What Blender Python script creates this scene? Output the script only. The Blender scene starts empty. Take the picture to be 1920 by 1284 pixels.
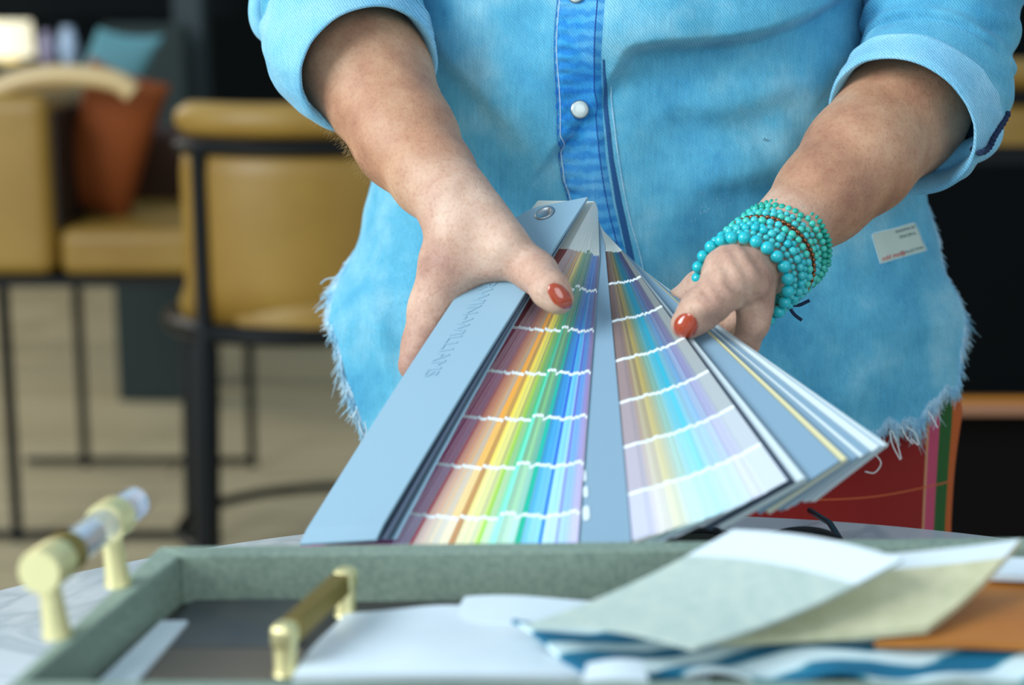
import bpy, bmesh, math, random
import numpy as np
from mathutils import Vector
from mathutils.bvhtree import BVHTree

SC = bpy.context.scene
COL = SC.collection
# ------------------------------------------------------------------ camera
F = 3200.0                      # focal length in pixels of a 1920 px wide frame (60 mm)
TH = math.atan(642 / 3200.0)    # pitch down
CAM = np.array([0.0, 0.0, 1.09])
FW = np.array([0, math.cos(TH), -math.sin(TH)])
UP = np.array([0, math.sin(TH), math.cos(TH)])
cd = bpy.data.cameras.new('camera'); cam = bpy.data.objects.new('camera', cd); COL.objects.link(cam)
cd.lens = 60.0; cd.sensor_width = 36.0; cd.sensor_fit = 'HORIZONTAL'; cd.clip_start = 0.02
cam.location = CAM; cam.rotation_euler = (math.pi / 2 - TH, 0, 0)
cd.dof.use_dof = True; cd.dof.focus_distance = 1.09; cd.dof.aperture_fstop = 4.0
SC.camera = cam
# ------------------------------------------------------------------ light
W = bpy.data.worlds.new('world'); SC.world = W; W.use_nodes = True
W.node_tree.nodes['Background'].inputs[0].default_value = (0.66, 0.84, 1.0, 1)
W.node_tree.nodes['Background'].inputs[1].default_value = 0.62
def area(name, loc, target, size, power, color):
    l = bpy.data.lights.new(name, 'AREA'); l.shape = 'RECTANGLE'; l.size, l.size_y = size
    l.energy = power; l.color = color
    o = bpy.data.objects.new(name, l); COL.objects.link(o); o.location = loc
    o.rotation_euler = (Vector(target) - Vector(loc)).to_track_quat('-Z', 'Y').to_euler()
    return o
area('window_daylight', (-2.6, -0.3, 2.3), (0.1, 1.1, 0.9), (1.8, 1.8), 135, (0.88, 0.96, 1.0))
area('front_daylight', (1.2, -1.8, 2.0), (0.1, 1.1, 0.9), (1.6, 1.4), 22, (0.92, 0.97, 1.0))
area('lounge_daylight', (-3.4, 5.2, 2.3), (-0.8, 4.6, 0.0), (1.6, 1.4), 50, (1.0, 0.92, 0.78))
SC.view_settings.view_transform = 'Standard'; SC.view_settings.look = 'None'
SC.view_settings.exposure = 0.0; SC.view_settings.gamma = 1.0; SC.view_settings.use_curve_mapping = False

RNG = np.random.default_rng(7); random.seed(7)
# ------------------------------------------------------------------ helpers
def at(px, py, D):
    d = np.array([1., 0, 0]) * (px - 960) / F + UP * (642 - py) / F + FW
    return CAM + d * (D / d[1])
def atz(px, py, z):
    d = np.array([1., 0, 0]) * (px - 960) / F + UP * (642 - py) / F + FW
    return CAM + d * ((z - CAM[2]) / d[2])
def ppm(P):                     # metres per pixel at a point
    return float((np.asarray(P) - CAM) @ FW) / F
def lin(c):
    c = np.asarray(c, float) / 255.0
    return tuple(np.where(c <= 0.04045, c / 12.92, ((c + 0.055) / 1.055) ** 2.4)) + (1.0,)
def nrm(v): v = np.asarray(v, float); return v / (np.linalg.norm(v) + 1e-12)

def mat(name, rgb, rough=0.6, metal=0.0, noise=None, bump=None, sss=0, spec=0.5, trans=0, sheen=0, coat=0):
    """noise=(scale, rgb2, detail[, (sx,sy,sz)]); bump=(scale, strength, distance)"""
    m = bpy.data.materials.new(name); m.use_nodes = True
    nt = m.node_tree; N = nt.nodes; L = nt.links; b = N['Principled BSDF']
    b.inputs['Base Color'].default_value = lin(rgb); b.inputs['Roughness'].default_value = rough
    b.inputs['Metallic'].default_value = metal; b.inputs['Specular IOR Level'].default_value = spec
    if trans: b.inputs['Transmission Weight'].default_value = trans
    if sheen: b.inputs['Sheen Weight'].default_value = sheen
    if coat: b.inputs['Coat Weight'].default_value = coat
    if sss:
        b.inputs['Subsurface Weight'].default_value = sss
        b.inputs['Subsurface Radius'].default_value = (1, 0.35, 0.2); b.inputs['Subsurface Scale'].default_value = 0.004
    tc = N.new('ShaderNodeTexCoord')
    if noise:
        mp = N.new('ShaderNodeMapping'); L.new(tc.outputs['Object'], mp.inputs[0])
        if len(noise) > 3: mp.inputs['Scale'].default_value = noise[3]
        n = N.new('ShaderNodeTexNoise'); n.inputs['Scale'].default_value = noise[0]; n.inputs['Detail'].default_value = noise[2]
        L.new(mp.outputs[0], n.inputs['Vector'])
        r = N.new('ShaderNodeValToRGB'); r.color_ramp.elements[0].position = 0.35; r.color_ramp.elements[1].position = 0.65
        r.color_ramp.elements[0].color = lin(rgb); r.color_ramp.elements[1].color = lin(noise[1])
        L.new(n.outputs[0], r.inputs[0]); L.new(r.outputs[0], b.inputs['Base Color'])
    if bump:
        n = N.new('ShaderNodeTexNoise'); n.inputs['Scale'].default_value = bump[0]; n.inputs['Detail'].default_value = 3
        L.new(tc.outputs['Object'], n.inputs['Vector'])
        bp = N.new('ShaderNodeBump'); bp.inputs['Strength'].default_value = bump[1]; bp.inputs['Distance'].default_value = bump[2]
        L.new(n.outputs[0], bp.inputs['Height']); L.new(bp.outputs[0], b.inputs['Normal'])
    return m

def mesh(name, V, Fc, m, parent=None, smooth=True, colors=None, uv=None):
    me = bpy.data.meshes.new(name)
    me.from_pydata([tuple(map(float, v)) for v in V], [], [tuple(map(int, f)) for f in Fc]); me.update()
    if smooth: me.polygons.foreach_set('use_smooth', [True] * len(me.polygons))
    if m: me.materials.append(m)
    if colors is not None:      # one colour per face
        ca = me.color_attributes.new('Col', 'FLOAT_COLOR', 'CORNER')
        arr = []
        for p, c in zip(me.polygons, colors): arr += list(c) * p.loop_total
        ca.data.foreach_set('color', arr)
    if uv is not None:
        ul = me.uv_layers.new(name='UVMap'); li = np.zeros(len(me.loops), int); me.loops.foreach_get('vertex_index', li)
        ul.data.foreach_set('uv', np.asarray(uv)[li].ravel())
    o = bpy.data.objects.new(name, me); COL.objects.link(o)
    if parent: o.parent = parent
    return o
def tag(o, label, cat, group=None, kind=None):
    if label: o['label'] = label
    if cat: o['category'] = cat
    if group: o['group'] = group
    if kind: o['kind'] = kind
    return o
def empty(name, label=None, cat=None, group=None):
    o = bpy.data.objects.new(name, None); COL.objects.link(o); o.empty_display_size = 0.02
    return tag(o, label, cat, group)
def bevel(o, w, seg=2):
    b = o.modifiers.new('bevel', 'BEVEL'); b.width = w; b.segments = seg; b.limit_method = 'ANGLE'; b.angle_limit = math.radians(35); return o
def gridf(nu, nv, closed=False, off=0):
    f = []
    for j in range(nv - 1):
        for i in range(nu if closed else nu - 1):
            i2 = (i + 1) % nu
            f.append((off + j * nu + i, off + j * nu + i2, off + (j + 1) * nu + i2, off + (j + 1) * nu + i))
    return f
def box_vf(c, sx, sy, sz, ax=((1, 0, 0), (0, 1, 0), (0, 0, 1))):
    ax = [nrm(a) for a in ax]; V = []
    for k in (-1, 1):
        for j in (-1, 1):
            for i in (-1, 1): V.append(np.asarray(c) + ax[0] * i * sx / 2 + ax[1] * j * sy / 2 + ax[2] * k * sz / 2)
    return V, [(0, 2, 3, 1), (4, 5, 7, 6), (0, 1, 5, 4), (2, 6, 7, 3), (0, 4, 6, 2), (1, 3, 7, 5)]
def box(name, c, s, m, parent=None, bv=0.002, ax=((1, 0, 0), (0, 1, 0), (0, 0, 1))):
    V, f = box_vf(c, *s, ax=ax); o = mesh(name, V, f, m, parent, smooth=False)
    if bv: bevel(o, bv)
    return o
def prism(name, poly_bottom, poly_top, m, parent=None, bv=0.0):
    n = len(poly_bottom); V = list(poly_bottom) + list(poly_top)
    f = [tuple(range(n))[::-1], tuple(range(n, 2 * n))] + [(i, (i + 1) % n, n + (i + 1) % n, n + i) for i in range(n)]
    o = mesh(name, V, f, m, parent, smooth=False)
    if bv: bevel(o, bv)
    return o
def frames(P):
    P = [np.asarray(p, float) for p in P]; T = []
    for i in range(len(P)): T.append(nrm(P[min(i + 1, len(P) - 1)] - P[max(i - 1, 0)]))
    a = nrm(np.cross(T[0], [0.13, 0.3, 1.0])); A = []
    for t in T: a = nrm(a - t * (a @ t)); A.append((a, np.cross(t, a)))
    return T, A
def tube_vf(P, R, n=12, off=0, cap=True):
    T, A = frames(P); V = []; R = R if hasattr(R, '__len__') else [R] * len(P)
    for p, r, (a, b) in zip(P, R, A):
        for k in range(n):
            t = 2 * math.pi * k / n; V.append(np.asarray(p) + r * (a * math.cos(t) + b * math.sin(t)))
    f = gridf(n, len(P), True, off)
    if cap: f += [tuple(off + k for k in range(n))[::-1], tuple(off + (len(P) - 1) * n + k for k in range(n))]
    return V, f
def tube(name, P, R, m, parent=None, n=16, smooth=True):
    V, f = tube_vf(P, R, n); o = mesh(name, V, f, m, parent, smooth)
    if smooth: o.data.set_sharp_from_angle(angle=math.radians(40)) if hasattr(o.data, 'set_sharp_from_angle') else None
    return o
def spline(P, n):
    P = np.asarray(P, float); out = []
    Q = np.vstack([2 * P[0] - P[1], P, 2 * P[-1] - P[-2]])
    m = len(P) - 1
    for s in range(n):
        u = s / (n - 1) * m; i = min(int(u), m - 1); t = u - i
        p0, p1, p2, p3 = Q[i], Q[i + 1], Q[i + 2], Q[i + 3]
        out.append(0.5 * (2 * p1 + (p2 - p0) * t + (2 * p0 - 5 * p1 + 4 * p2 - p3) * t * t + (3 * p1 - p0 - 3 * p2 + p3) * t ** 3))
    return np.array(out)
def sstep(a, b, x): t = np.clip((x - a) / (b - a), 0, 1); return t * t * (3 - 2 * t)
def vnoise(P, s, seed=0):       # smooth cheap value field from sines
    r = np.random.default_rng(seed); o = 0
    for k in range(6):
        d = r.normal(size=3); ph = r.random() * 6.28; o = o + np.sin(P @ d * s + ph)
    return o / 6
def text_mesh(body, size=1.0, extrude=0.0):
    c = bpy.data.curves.new('t', 'FONT'); c.body = body; c.size = size; c.extrude = extrude
    o = bpy.data.objects.new('t', c); COL.objects.link(o); bpy.context.view_layer.update()
    me = bpy.data.meshes.new_from_object(o.evaluated_get(bpy.context.evaluated_depsgraph_get()))
    V = np.array([v.co[:] for v in me.vertices]); Fc = [tuple(p.vertices) for p in me.polygons]
    bpy.data.objects.remove(o); bpy.data.curves.remove(c); bpy.data.meshes.remove(me)
    return V, Fc
# ---- implicit surfaces: tapered capsules and ellipsoids blended, meshed with surface nets
def implicit(prims, h, pad=0.012):
    P = []
    for p in prims:
        if p[0] == 'c': P += [np.array(p[1]) - p[3], np.array(p[1]) + p[3], np.array(p[2]) - p[4], np.array(p[2]) + p[4]]
        else: P += [np.array(p[1]) - max(p[3]), np.array(p[1]) + max(p[3])]
    lo = np.min(P, 0) - pad; hi = np.max(P, 0) + pad
    n = np.ceil((hi - lo) / h).astype(int) + 1
    G = np.full(n, 0.03, np.float32); axs = [lo[i] + h * np.arange(n[i]) for i in range(3)]
    for p in prims:
        mg = 0.03
        if p[0] == 'c':
            a, b = np.array(p[1]), np.array(p[2]); r0, r1, k = p[3], p[4], p[5]
            l = np.minimum(a - r0, b - r1) - mg; u = np.maximum(a + r0, b + r1) + mg
        else:
            a = np.array(p[1]); l = a - max(p[3]) - mg; u = a + max(p[3]) + mg; k = p[4]
        i0 = np.clip(((l - lo) / h).astype(int), 0, n); i1 = np.clip(((u - lo) / h).astype(int) + 2, 0, n)
        sl = tuple(slice(i0[i], i1[i]) for i in range(3))
        X, Y, Z = np.meshgrid(*[axs[i][sl[i]].astype(np.float32) for i in range(3)], indexing='ij')
        if p[0] == 'c':
            d = b - a; L2 = float(d @ d) + 1e-12
            t = np.clip(((X - a[0]) * d[0] + (Y - a[1]) * d[1] + (Z - a[2]) * d[2]) / L2, 0, 1)
            dist = np.sqrt((X - a[0] - t * d[0]) ** 2 + (Y - a[1] - t * d[1]) ** 2 + (Z - a[2] - t * d[2]) ** 2) - (r0 + (r1 - r0) * t)
        else:
            ax, rr = p[2], p[3]; q = 0
            for j in range(3):
                e = nrm(ax[j]); q = q + (((X - a[0]) * e[0] + (Y - a[1]) * e[1] + (Z - a[2]) * e[2]) / rr[j]) ** 2
            dist = (np.sqrt(q) - 1) * min(rr)
        g = G[sl]
        if k < 0:               # carve
            k = -k; hh = np.clip(0.5 - 0.5 * (g + dist) / k, 0, 1); G[sl] = g + (-dist - g) * hh + k * hh * (1 - hh)
        else:
            hh = np.clip(0.5 + 0.5 * (dist - g) / k, 0, 1); G[sl] = dist + (g - dist) * hh - k * hh * (1 - hh)
    S = G < 0
    c = np.zeros(np.array(G.shape) - 1, np.int8)
    for i in (0, 1):
        for j in (0, 1):
            for k in (0, 1): c += S[i:S.shape[0] - 1 + i, j:S.shape[1] - 1 + j, k:S.shape[2] - 1 + k]
    act = (c > 0) & (c < 8); I = np.argwhere(act); idx = np.full(c.shape, -1, np.int64); idx[act] = np.arange(len(I))
    acc = np.zeros((len(I), 3)); cnt = np.zeros(len(I))
    for ax in range(3):
        o1, o2 = [x for x in range(3) if x != ax]
        for u in (0, 1):
            for v in (0, 1):
                A = I.copy(); A[:, o1] += u; A[:, o2] += v; B = A.copy(); B[:, ax] += 1
                ga = G[tuple(A.T)]; gb = G[tuple(B.T)]; cr = (ga < 0) != (gb < 0)
                t = np.where(cr, ga / (ga - gb + 1e-20), 0); pos = A.astype(float); pos[:, ax] += t
                acc[cr] += pos[cr]; cnt[cr] += 1
    V = lo + h * acc / cnt[:, None]; Fc = []
    for ax in range(3):
        o1, o2 = [(1, 2), (2, 0), (0, 1)][ax]
        s0 = [slice(None)] * 3; s1 = [slice(None)] * 3; s0[ax] = slice(0, -1); s1[ax] = slice(1, None)
        E = np.argwhere(S[tuple(s0)] != S[tuple(s1)])
        E = E[(E[:, o1] > 0) & (E[:, o2] > 0) & (E[:, o1] < c.shape[o1]) & (E[:, o2] < c.shape[o2])]
        flip = S[tuple(E.T)]
        q = []
        for u, v in ((1, 1), (0, 1), (0, 0), (1, 0)):
            A = E.copy(); A[:, o1] -= u; A[:, o2] -= v; q.append(idx[tuple(A.T)])
        q = np.stack(q, 1); q[~flip] = q[~flip][:, ::-1]; Fc.append(q)
    return V, np.vstack(Fc)
def smooth_verts(V, Fc, it=2):
    E = np.vstack([Fc[:, [0, 1]], Fc[:, [1, 2]], Fc[:, [2, 3]], Fc[:, [3, 0]]])
    for _ in range(it):
        s = np.zeros_like(V); n = np.zeros(len(V))
        for a, b in ((0, 1), (1, 0)):
            np.add.at(s, E[:, a], V[E[:, b]]); np.add.at(n, E[:, a], 1)
        V = V * 0.4 + 0.6 * s / n[:, None]
    return V
def bvh_of(V, Fc): return BVHTree.FromPolygons([tuple(map(float, v)) for v in V], [tuple(map(int, f)) for f in Fc])
def cast(bvh, px, py):
    d = nrm(at(px, py, 1.0) - CAM); h = bvh.ray_cast(Vector(CAM), Vector(d))
    if h[0] is None: return None, None
    n = np.array(h[1]); n = -n if n @ d > 0 else n
    return np.array(h[0]), n
# ------------------------------------------------------------------ materials
def denim_mat(name, dark, mid, light, big=9.0, pucker=0):
    m = bpy.data.materials.new(name); m.use_nodes = True; nt = m.node_tree; N = nt.nodes; L = nt.links; b = N['Principled BSDF']
    b.inputs['Roughness'].default_value = 0.85; b.inputs['Specular IOR Level'].default_value = 0.2; b.inputs['Sheen Weight'].default_value = 0.15
    tc = N.new('ShaderNodeTexCoord')
    n1 = N.new('ShaderNodeTexNoise'); n1.inputs['Scale'].default_value = big; n1.inputs['Detail'].default_value = 4; n1.inputs['Roughness'].default_value = 0.6
    L.new(tc.outputs['Object'], n1.inputs['Vector'])
    r = N.new('ShaderNodeValToRGB'); e = r.color_ramp.elements; e[0].position = 0.20; e[0].color = lin(dark); e[1].position = 0.82; e[1].color = lin(light)
    k = e.new(0.5); k.color = lin(mid); L.new(n1.outputs[0], r.inputs[0])
    mp = N.new('ShaderNodeMapping'); mp.inputs['Scale'].default_value = (900, 900, 45); L.new(tc.outputs['Object'], mp.inputs[0])
    n2 = N.new('ShaderNodeTexNoise'); n2.inputs['Scale'].default_value = 1.0; n2.inputs['Detail'].default_value = 3; L.new(mp.outputs[0], n2.inputs['Vector'])
    mp2 = N.new('ShaderNodeMapping'); mp2.inputs['Rotation'].default_value = (0, math.radians(38), 0); L.new(tc.outputs['Object'], mp2.inputs[0])
    wv = N.new('ShaderNodeTexWave'); wv.bands_direction = 'X'; wv.inputs['Scale'].default_value = 210; wv.inputs['Distortion'].default_value = 3; wv.inputs['Detail'].default_value = 2; wv.inputs['Detail Scale'].default_value = 2
    L.new(mp2.outputs[0], wv.inputs['Vector'])
    mx = N.new('ShaderNodeMath'); mx.operation = 'MULTIPLY_ADD'; mx.inputs[1].default_value = 0.45; L.new(n2.outputs[0], mx.inputs[0])
    m3 = N.new('ShaderNodeMath'); m3.operation = 'MULTIPLY_ADD'; m3.inputs[1].default_value = 0.40; m3.inputs[2].default_value = 0.56; L.new(wv.outputs['Fac'], m3.inputs[0]); L.new(m3.outputs[0], mx.inputs[2])
    vm = N.new('ShaderNodeVectorMath'); vm.operation = 'SCALE'; L.new(r.outputs[0], vm.inputs[0]); L.new(mx.outputs[0], vm.inputs['Scale'])
    src = vm.outputs[0]
    if pucker:                  # dye left in the puckers beside the seam
        w = N.new('ShaderNodeTexWave'); w.bands_direction = 'Z'; w.inputs['Scale'].default_value = 36; w.inputs['Distortion'].default_value = 3.0; w.inputs['Detail'].default_value = 2; w.inputs['Detail Scale'].default_value = 3; L.new(tc.outputs['Object'], w.inputs['Vector'])
        rr = N.new('ShaderNodeValToRGB'); rr.color_ramp.elements[0].position = 0.15; rr.color_ramp.elements[0].color = (0.42, 0.66, 0.85, 1); rr.color_ramp.elements[1].position = 0.8; rr.color_ramp.elements[1].color = (1.25, 1.12, 1.05, 1); L.new(w.outputs['Fac'], rr.inputs[0])
        mu = N.new('ShaderNodeMix'); mu.data_type = 'RGBA'; mu.blend_type = 'MULTIPLY'; mu.inputs[0].default_value = 0.75; L.new(src, mu.inputs[6]); L.new(rr.outputs[0], mu.inputs[7]); src = mu.outputs[2]
    L.new(src, b.inputs['Base Color'])
    bp = N.new('ShaderNodeBump'); bp.inputs['Strength'].default_value = 0.35; bp.inputs['Distance'].default_value = 0.0004
    L.new(mx.outputs[0], bp.inputs['Height']); L.new(bp.outputs[0], b.inputs['Normal'])
    return m
M_denim = denim_mat('washed_denim', (44, 132, 176), (92, 172, 202), (156, 206, 220), 16.0)
M_denim_pale = denim_mat('washed_denim_inside', (94, 168, 206), (126, 190, 220), (160, 208, 230), 18)
M_denim_placket = denim_mat('placket_denim', (10, 100, 184), (52, 150, 212), (120, 190, 230), 16, 1)
M_thread = mat('frayed_thread', (150, 205, 232), 0.9, noise=(60, (205, 232, 245), 2))
M_threadw = mat('white_thread', (225, 236, 240), 0.9)
M_navy = mat('navy_thread', (20, 66, 150), 0.8)
M_navyd = mat('dark_navy_cloth', (22, 40, 72), 0.9, bump=(900, 0.5, 0.0006))
M_skin = bpy.data.materials.new('skin'); M_skin.use_nodes = True
def _skin(m):
    nt = m.node_tree; N = nt.nodes; L = nt.links; b = N['Principled BSDF']
    b.inputs['Roughness'].default_value = 0.58; b.inputs['Subsurface Weight'].default_value = 0.25
    b.inputs['Subsurface Radius'].default_value = (1, 0.35, 0.2); b.inputs['Subsurface Scale'].default_value = 0.004
    tc = N.new('ShaderNodeTexCoord')
    a = N.new('ShaderNodeTexNoise'); a.inputs['Scale'].default_value = 26; a.inputs['Detail'].default_value = 5; a.inputs['Roughness'].default_value = 0.6; L.new(tc.outputs['Object'], a.inputs['Vector'])
    r = N.new('ShaderNodeValToRGB'); e = r.color_ramp.elements
    e[0].position = 0.33; e[0].color = lin((176, 134, 116)); e[1].position = 0.68; e[1].color = lin((216, 184, 162)); k = e.new(0.5); k.color = lin((200, 160, 138))
    L.new(a.outputs[0], r.inputs[0])
    # tanned forearms, paler hands: attribute 'Tan'
    at_ = N.new('ShaderNodeAttribute'); at_.attribute_name = 'Tan'
    mx = N.new('ShaderNodeMix'); mx.data_type = 'RGBA'; mx.blend_type = 'MULTIPLY'; mx.inputs[7].default_value = (0.84, 0.70, 0.56, 1)
    L.new(at_.outputs['Fac'], mx.inputs[0]); L.new(r.outputs[0], mx.inputs[6])
    s = N.new('ShaderNodeTexNoise'); s.inputs['Scale'].default_value = 420; s.inputs['Detail'].default_value = 2; L.new(tc.outputs['Object'], s.inputs['Vector'])
    r2 = N.new('ShaderNodeValToRGB'); r2.color_ramp.elements[0].position = 0.30; r2.color_ramp.elements[0].color = (0.89, 0.83, 0.80, 1); r2.color_ramp.elements[1].position = 0.5; r2.color_ramp.elements[1].color = (1, 1, 1, 1)
    L.new(s.outputs[0], r2.inputs[0])
    m2 = N.new('ShaderNodeMix'); m2.data_type = 'RGBA'; m2.blend_type = 'MULTIPLY'; m2.inputs[0].default_value = 1; L.new(mx.outputs[2], m2.inputs[6]); L.new(r2.outputs[0], m2.inputs[7])
    L.new(m2.outputs[2], b.inputs['Base Color'])
    w = N.new('ShaderNodeTexVoronoi'); w.inputs['Scale'].default_value = 700; L.new(tc.outputs['Object'], w.inputs['Vector'])
    b1 = N.new('ShaderNodeBump'); b1.inputs['Strength'].default_value = 0.25; b1.inputs['Distance'].default_value = 0.0005; L.new(w.outputs[0], b1.inputs['Height'])
    w2 = N.new('ShaderNodeTexNoise'); w2.inputs['Scale'].default_value = 120; w2.inputs['Detail'].default_value = 4; L.new(tc.outputs['Object'], w2.inputs['Vector'])
    b2 = N.new('ShaderNodeBump'); b2.inputs['Strength'].default_value = 0.35; b2.inputs['Distance'].default_value = 0.0015; L.new(w2.outputs[0], b2.inputs['Height']); L.new(b1.outputs[0], b2.inputs['Normal'])
    L.new(b2.outputs[0], b.inputs['Normal'])
_skin(M_skin)
M_nail = mat('orange_nail_polish', (172, 64, 30), 0.12, coat=1.0)
M_card = mat('grey_blue_card', (126, 156, 176), 0.55)
M_card2 = mat('dark_card', (70, 84, 104), 0.6)
M_blank = mat('blank_card', (208, 222, 226), 0.6)
M_yel = mat('cream_card', (216, 208, 160), 0.6)
M_black = mat('black_metal', (12, 16, 18), 0.4, spec=0.3)
M_steel = mat('rivet_steel', (170, 176, 180), 0.42, 1.0)
M_brass = mat('brushed_brass', (250, 238, 180), 0.5, 1.0)
M_bronze = mat('knurled_brass', (168, 142, 74), 0.45, 1.0, bump=(900, 0.6, 0.0008))
M_glass = mat('clear_acrylic', (225, 232, 245), 0.05, trans=0.75)
M_tray = mat('grey_green_shagreen', (142, 160, 144), 0.7, noise=(320, (122, 142, 128), 3), bump=(700, 0.5, 0.0006))
M_marble = bpy.data.materials.new('white_marble'); M_marble.use_nodes = True
def _marble(m):
    nt = m.node_tree; N = nt.nodes; L = nt.links; b = N['Principled BSDF']; b.inputs['Roughness'].default_value = 0.16
    tc = N.new('ShaderNodeTexCoord'); n = N.new('ShaderNodeTexNoise'); n.inputs['Scale'].default_value = 7; n.inputs['Detail'].default_value = 8; n.inputs['Distortion'].default_value = 1.6
    L.new(tc.outputs['Object'], n.inputs['Vector'])
    r = N.new('ShaderNodeValToRGB'); e = r.color_ramp.elements; e[0].position = 0.42; e[0].color = lin((232, 238, 240)); e[1].position = 0.58; e[1].color = lin((226, 234, 238))
    k = e.new(0.5); k.color = lin((196, 208, 214)); L.new(n.outputs[0], r.inputs[0]); L.new(r.outputs[0], b.inputs['Base Color'])
_marble(M_marble)
M_leather = mat('mustard_leather', (160, 126, 54), 0.45, noise=(5, (146, 110, 42), 3), bump=(200, 0.2, 0.001))
M_chip = bpy.data.materials.new('paint_chip'); M_chip.use_nodes = True
_a = M_chip.node_tree.nodes.new('ShaderNodeAttribute'); _a.attribute_name = 'Col'
M_chip.node_tree.links.new(_a.outputs['Color'], M_chip.node_tree.nodes['Principled BSDF'].inputs['Base Color'])
M_chip.node_tree.nodes['Principled BSDF'].inputs['Roughness'].default_value = 0.42

# ------------------------------------------------------------------ room
M_floor = bpy.data.materials.new('oak_floor'); M_floor.use_nodes = True
def _floor(m):
    nt = m.node_tree; N = nt.nodes; L = nt.links; b = N['Principled BSDF']; b.inputs['Roughness'].default_value = 0.35
    tc = N.new('ShaderNodeTexCoord'); br = N.new('ShaderNodeTexBrick'); L.new(tc.outputs['Object'], br.inputs['Vector'])
    br.inputs['Scale'].default_value = 1; br.inputs['Brick Width'].default_value = 1.6; br.inputs['Row Height'].default_value = 0.16; br.inputs['Mortar Size'].default_value = 0.003
    br.inputs['Color1'].default_value = lin((218, 202, 164)); br.inputs['Color2'].default_value = lin((202, 186, 148)); br.inputs['Mortar'].default_value = lin((96, 82, 60))
    n = N.new('ShaderNodeTexNoise'); mp = N.new('ShaderNodeMapping'); mp.inputs['Scale'].default_value = (2, 30, 1); L.new(tc.outputs['Object'], mp.inputs[0]); L.new(mp.outputs[0], n.inputs['Vector']); n.inputs['Detail'].default_value = 4
    mx = N.new('ShaderNodeMix'); mx.data_type = 'RGBA'; mx.blend_type = 'MULTIPLY'; mx.inputs[0].default_value = 0.35; L.new(br.outputs[0], mx.inputs[6]); L.new(n.outputs[0], mx.inputs[7]); L.new(mx.outputs[2], b.inputs['Base Color'])
_floor(M_floor)
M_dark = mat('dark_teal_paint', (9, 16, 19), 0.85, spec=0.15)
M_darkw = mat('dark_stained_oak', (34, 26, 20), 0.5, noise=(3, (24, 18, 14), 4, (1, 1, 12)))
o = box('floor', (0, 3.0, -0.05), (12, 12, 0.1), M_floor, None, 0); tag(o, 'pale oak plank floor', None, None, 'structure')
o = box('wall_back', (0, 8.05, 1.5), (12, 0.1, 3.2), M_dark, None, 0); tag(o, 'dark painted wall far behind the lounge chairs', None, None, 'structure')
o = box('wall_right', (4.2, 5.0, 1.5), (0.1, 6.2, 3.2), M_dark, None, 0); tag(o, 'dark painted side wall on the right', None, None, 'structure')

o = box('wall_left', (-4.6, 5.6, 1.5), (0.1, 4.9, 3.2), M_dark, None, 0); tag(o, 'dark painted side wall on the left', None, None, 'structure')
# ------------------------------------------------------------------ round marble table
tb = empty('round_table', 'round white marble table under the tray and the fan of paint strips', 'table')
def lathe(name, prof, c, m, parent, n=96):
    V = []
    for r, z in prof:
        for k in range(n): V.append((c[0] + r * math.cos(2 * math.pi * k / n), c[1] + r * math.sin(2 * math.pi * k / n), c[2] + z))
    f = gridf(n, len(prof), True) + [tuple(range(n))[::-1], tuple((len(prof) - 1) * n + k for k in range(n))]
    o = mesh(name, V, f, m, parent, True); o.data.set_sharp_from_angle(angle=math.radians(40)); return o
TC = (0.081, 0.549)
tb.location = (TC[0], TC[1], 0)
def local(o, root):             # keep world place of a child built in world coordinates
    o.matrix_parent_inverse = root.matrix_world.inverted() if False else o.matrix_parent_inverse
    for v in o.data.vertices: v.co -= root.location
lathe('tabletop', [(0.555, 0.722), (0.563, 0.726), (0.565, 0.742), (0.562, 0.748), (0.557, 0.75)], (0, 0, 0), M_marble, tb, 160)
lathe('edge_band', [(0.560, 0.708), (0.5655, 0.709), (0.5655, 0.7245), (0.560, 0.726)], (0, 0, 0), M_brass, tb, 160)
lathe('column', [(0.10, 0.72), (0.05, 0.69), (0.04, 0.6), (0.04, 0.12), (0.07, 0.05)][::-1], (0, 0, 0), M_black, tb, 48)
lathe('base', [(0.30, 0.0), (0.30, 0.02), (0.22, 0.04), (0.07, 0.055)], (0, 0, 0), M_black, tb, 64)

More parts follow.
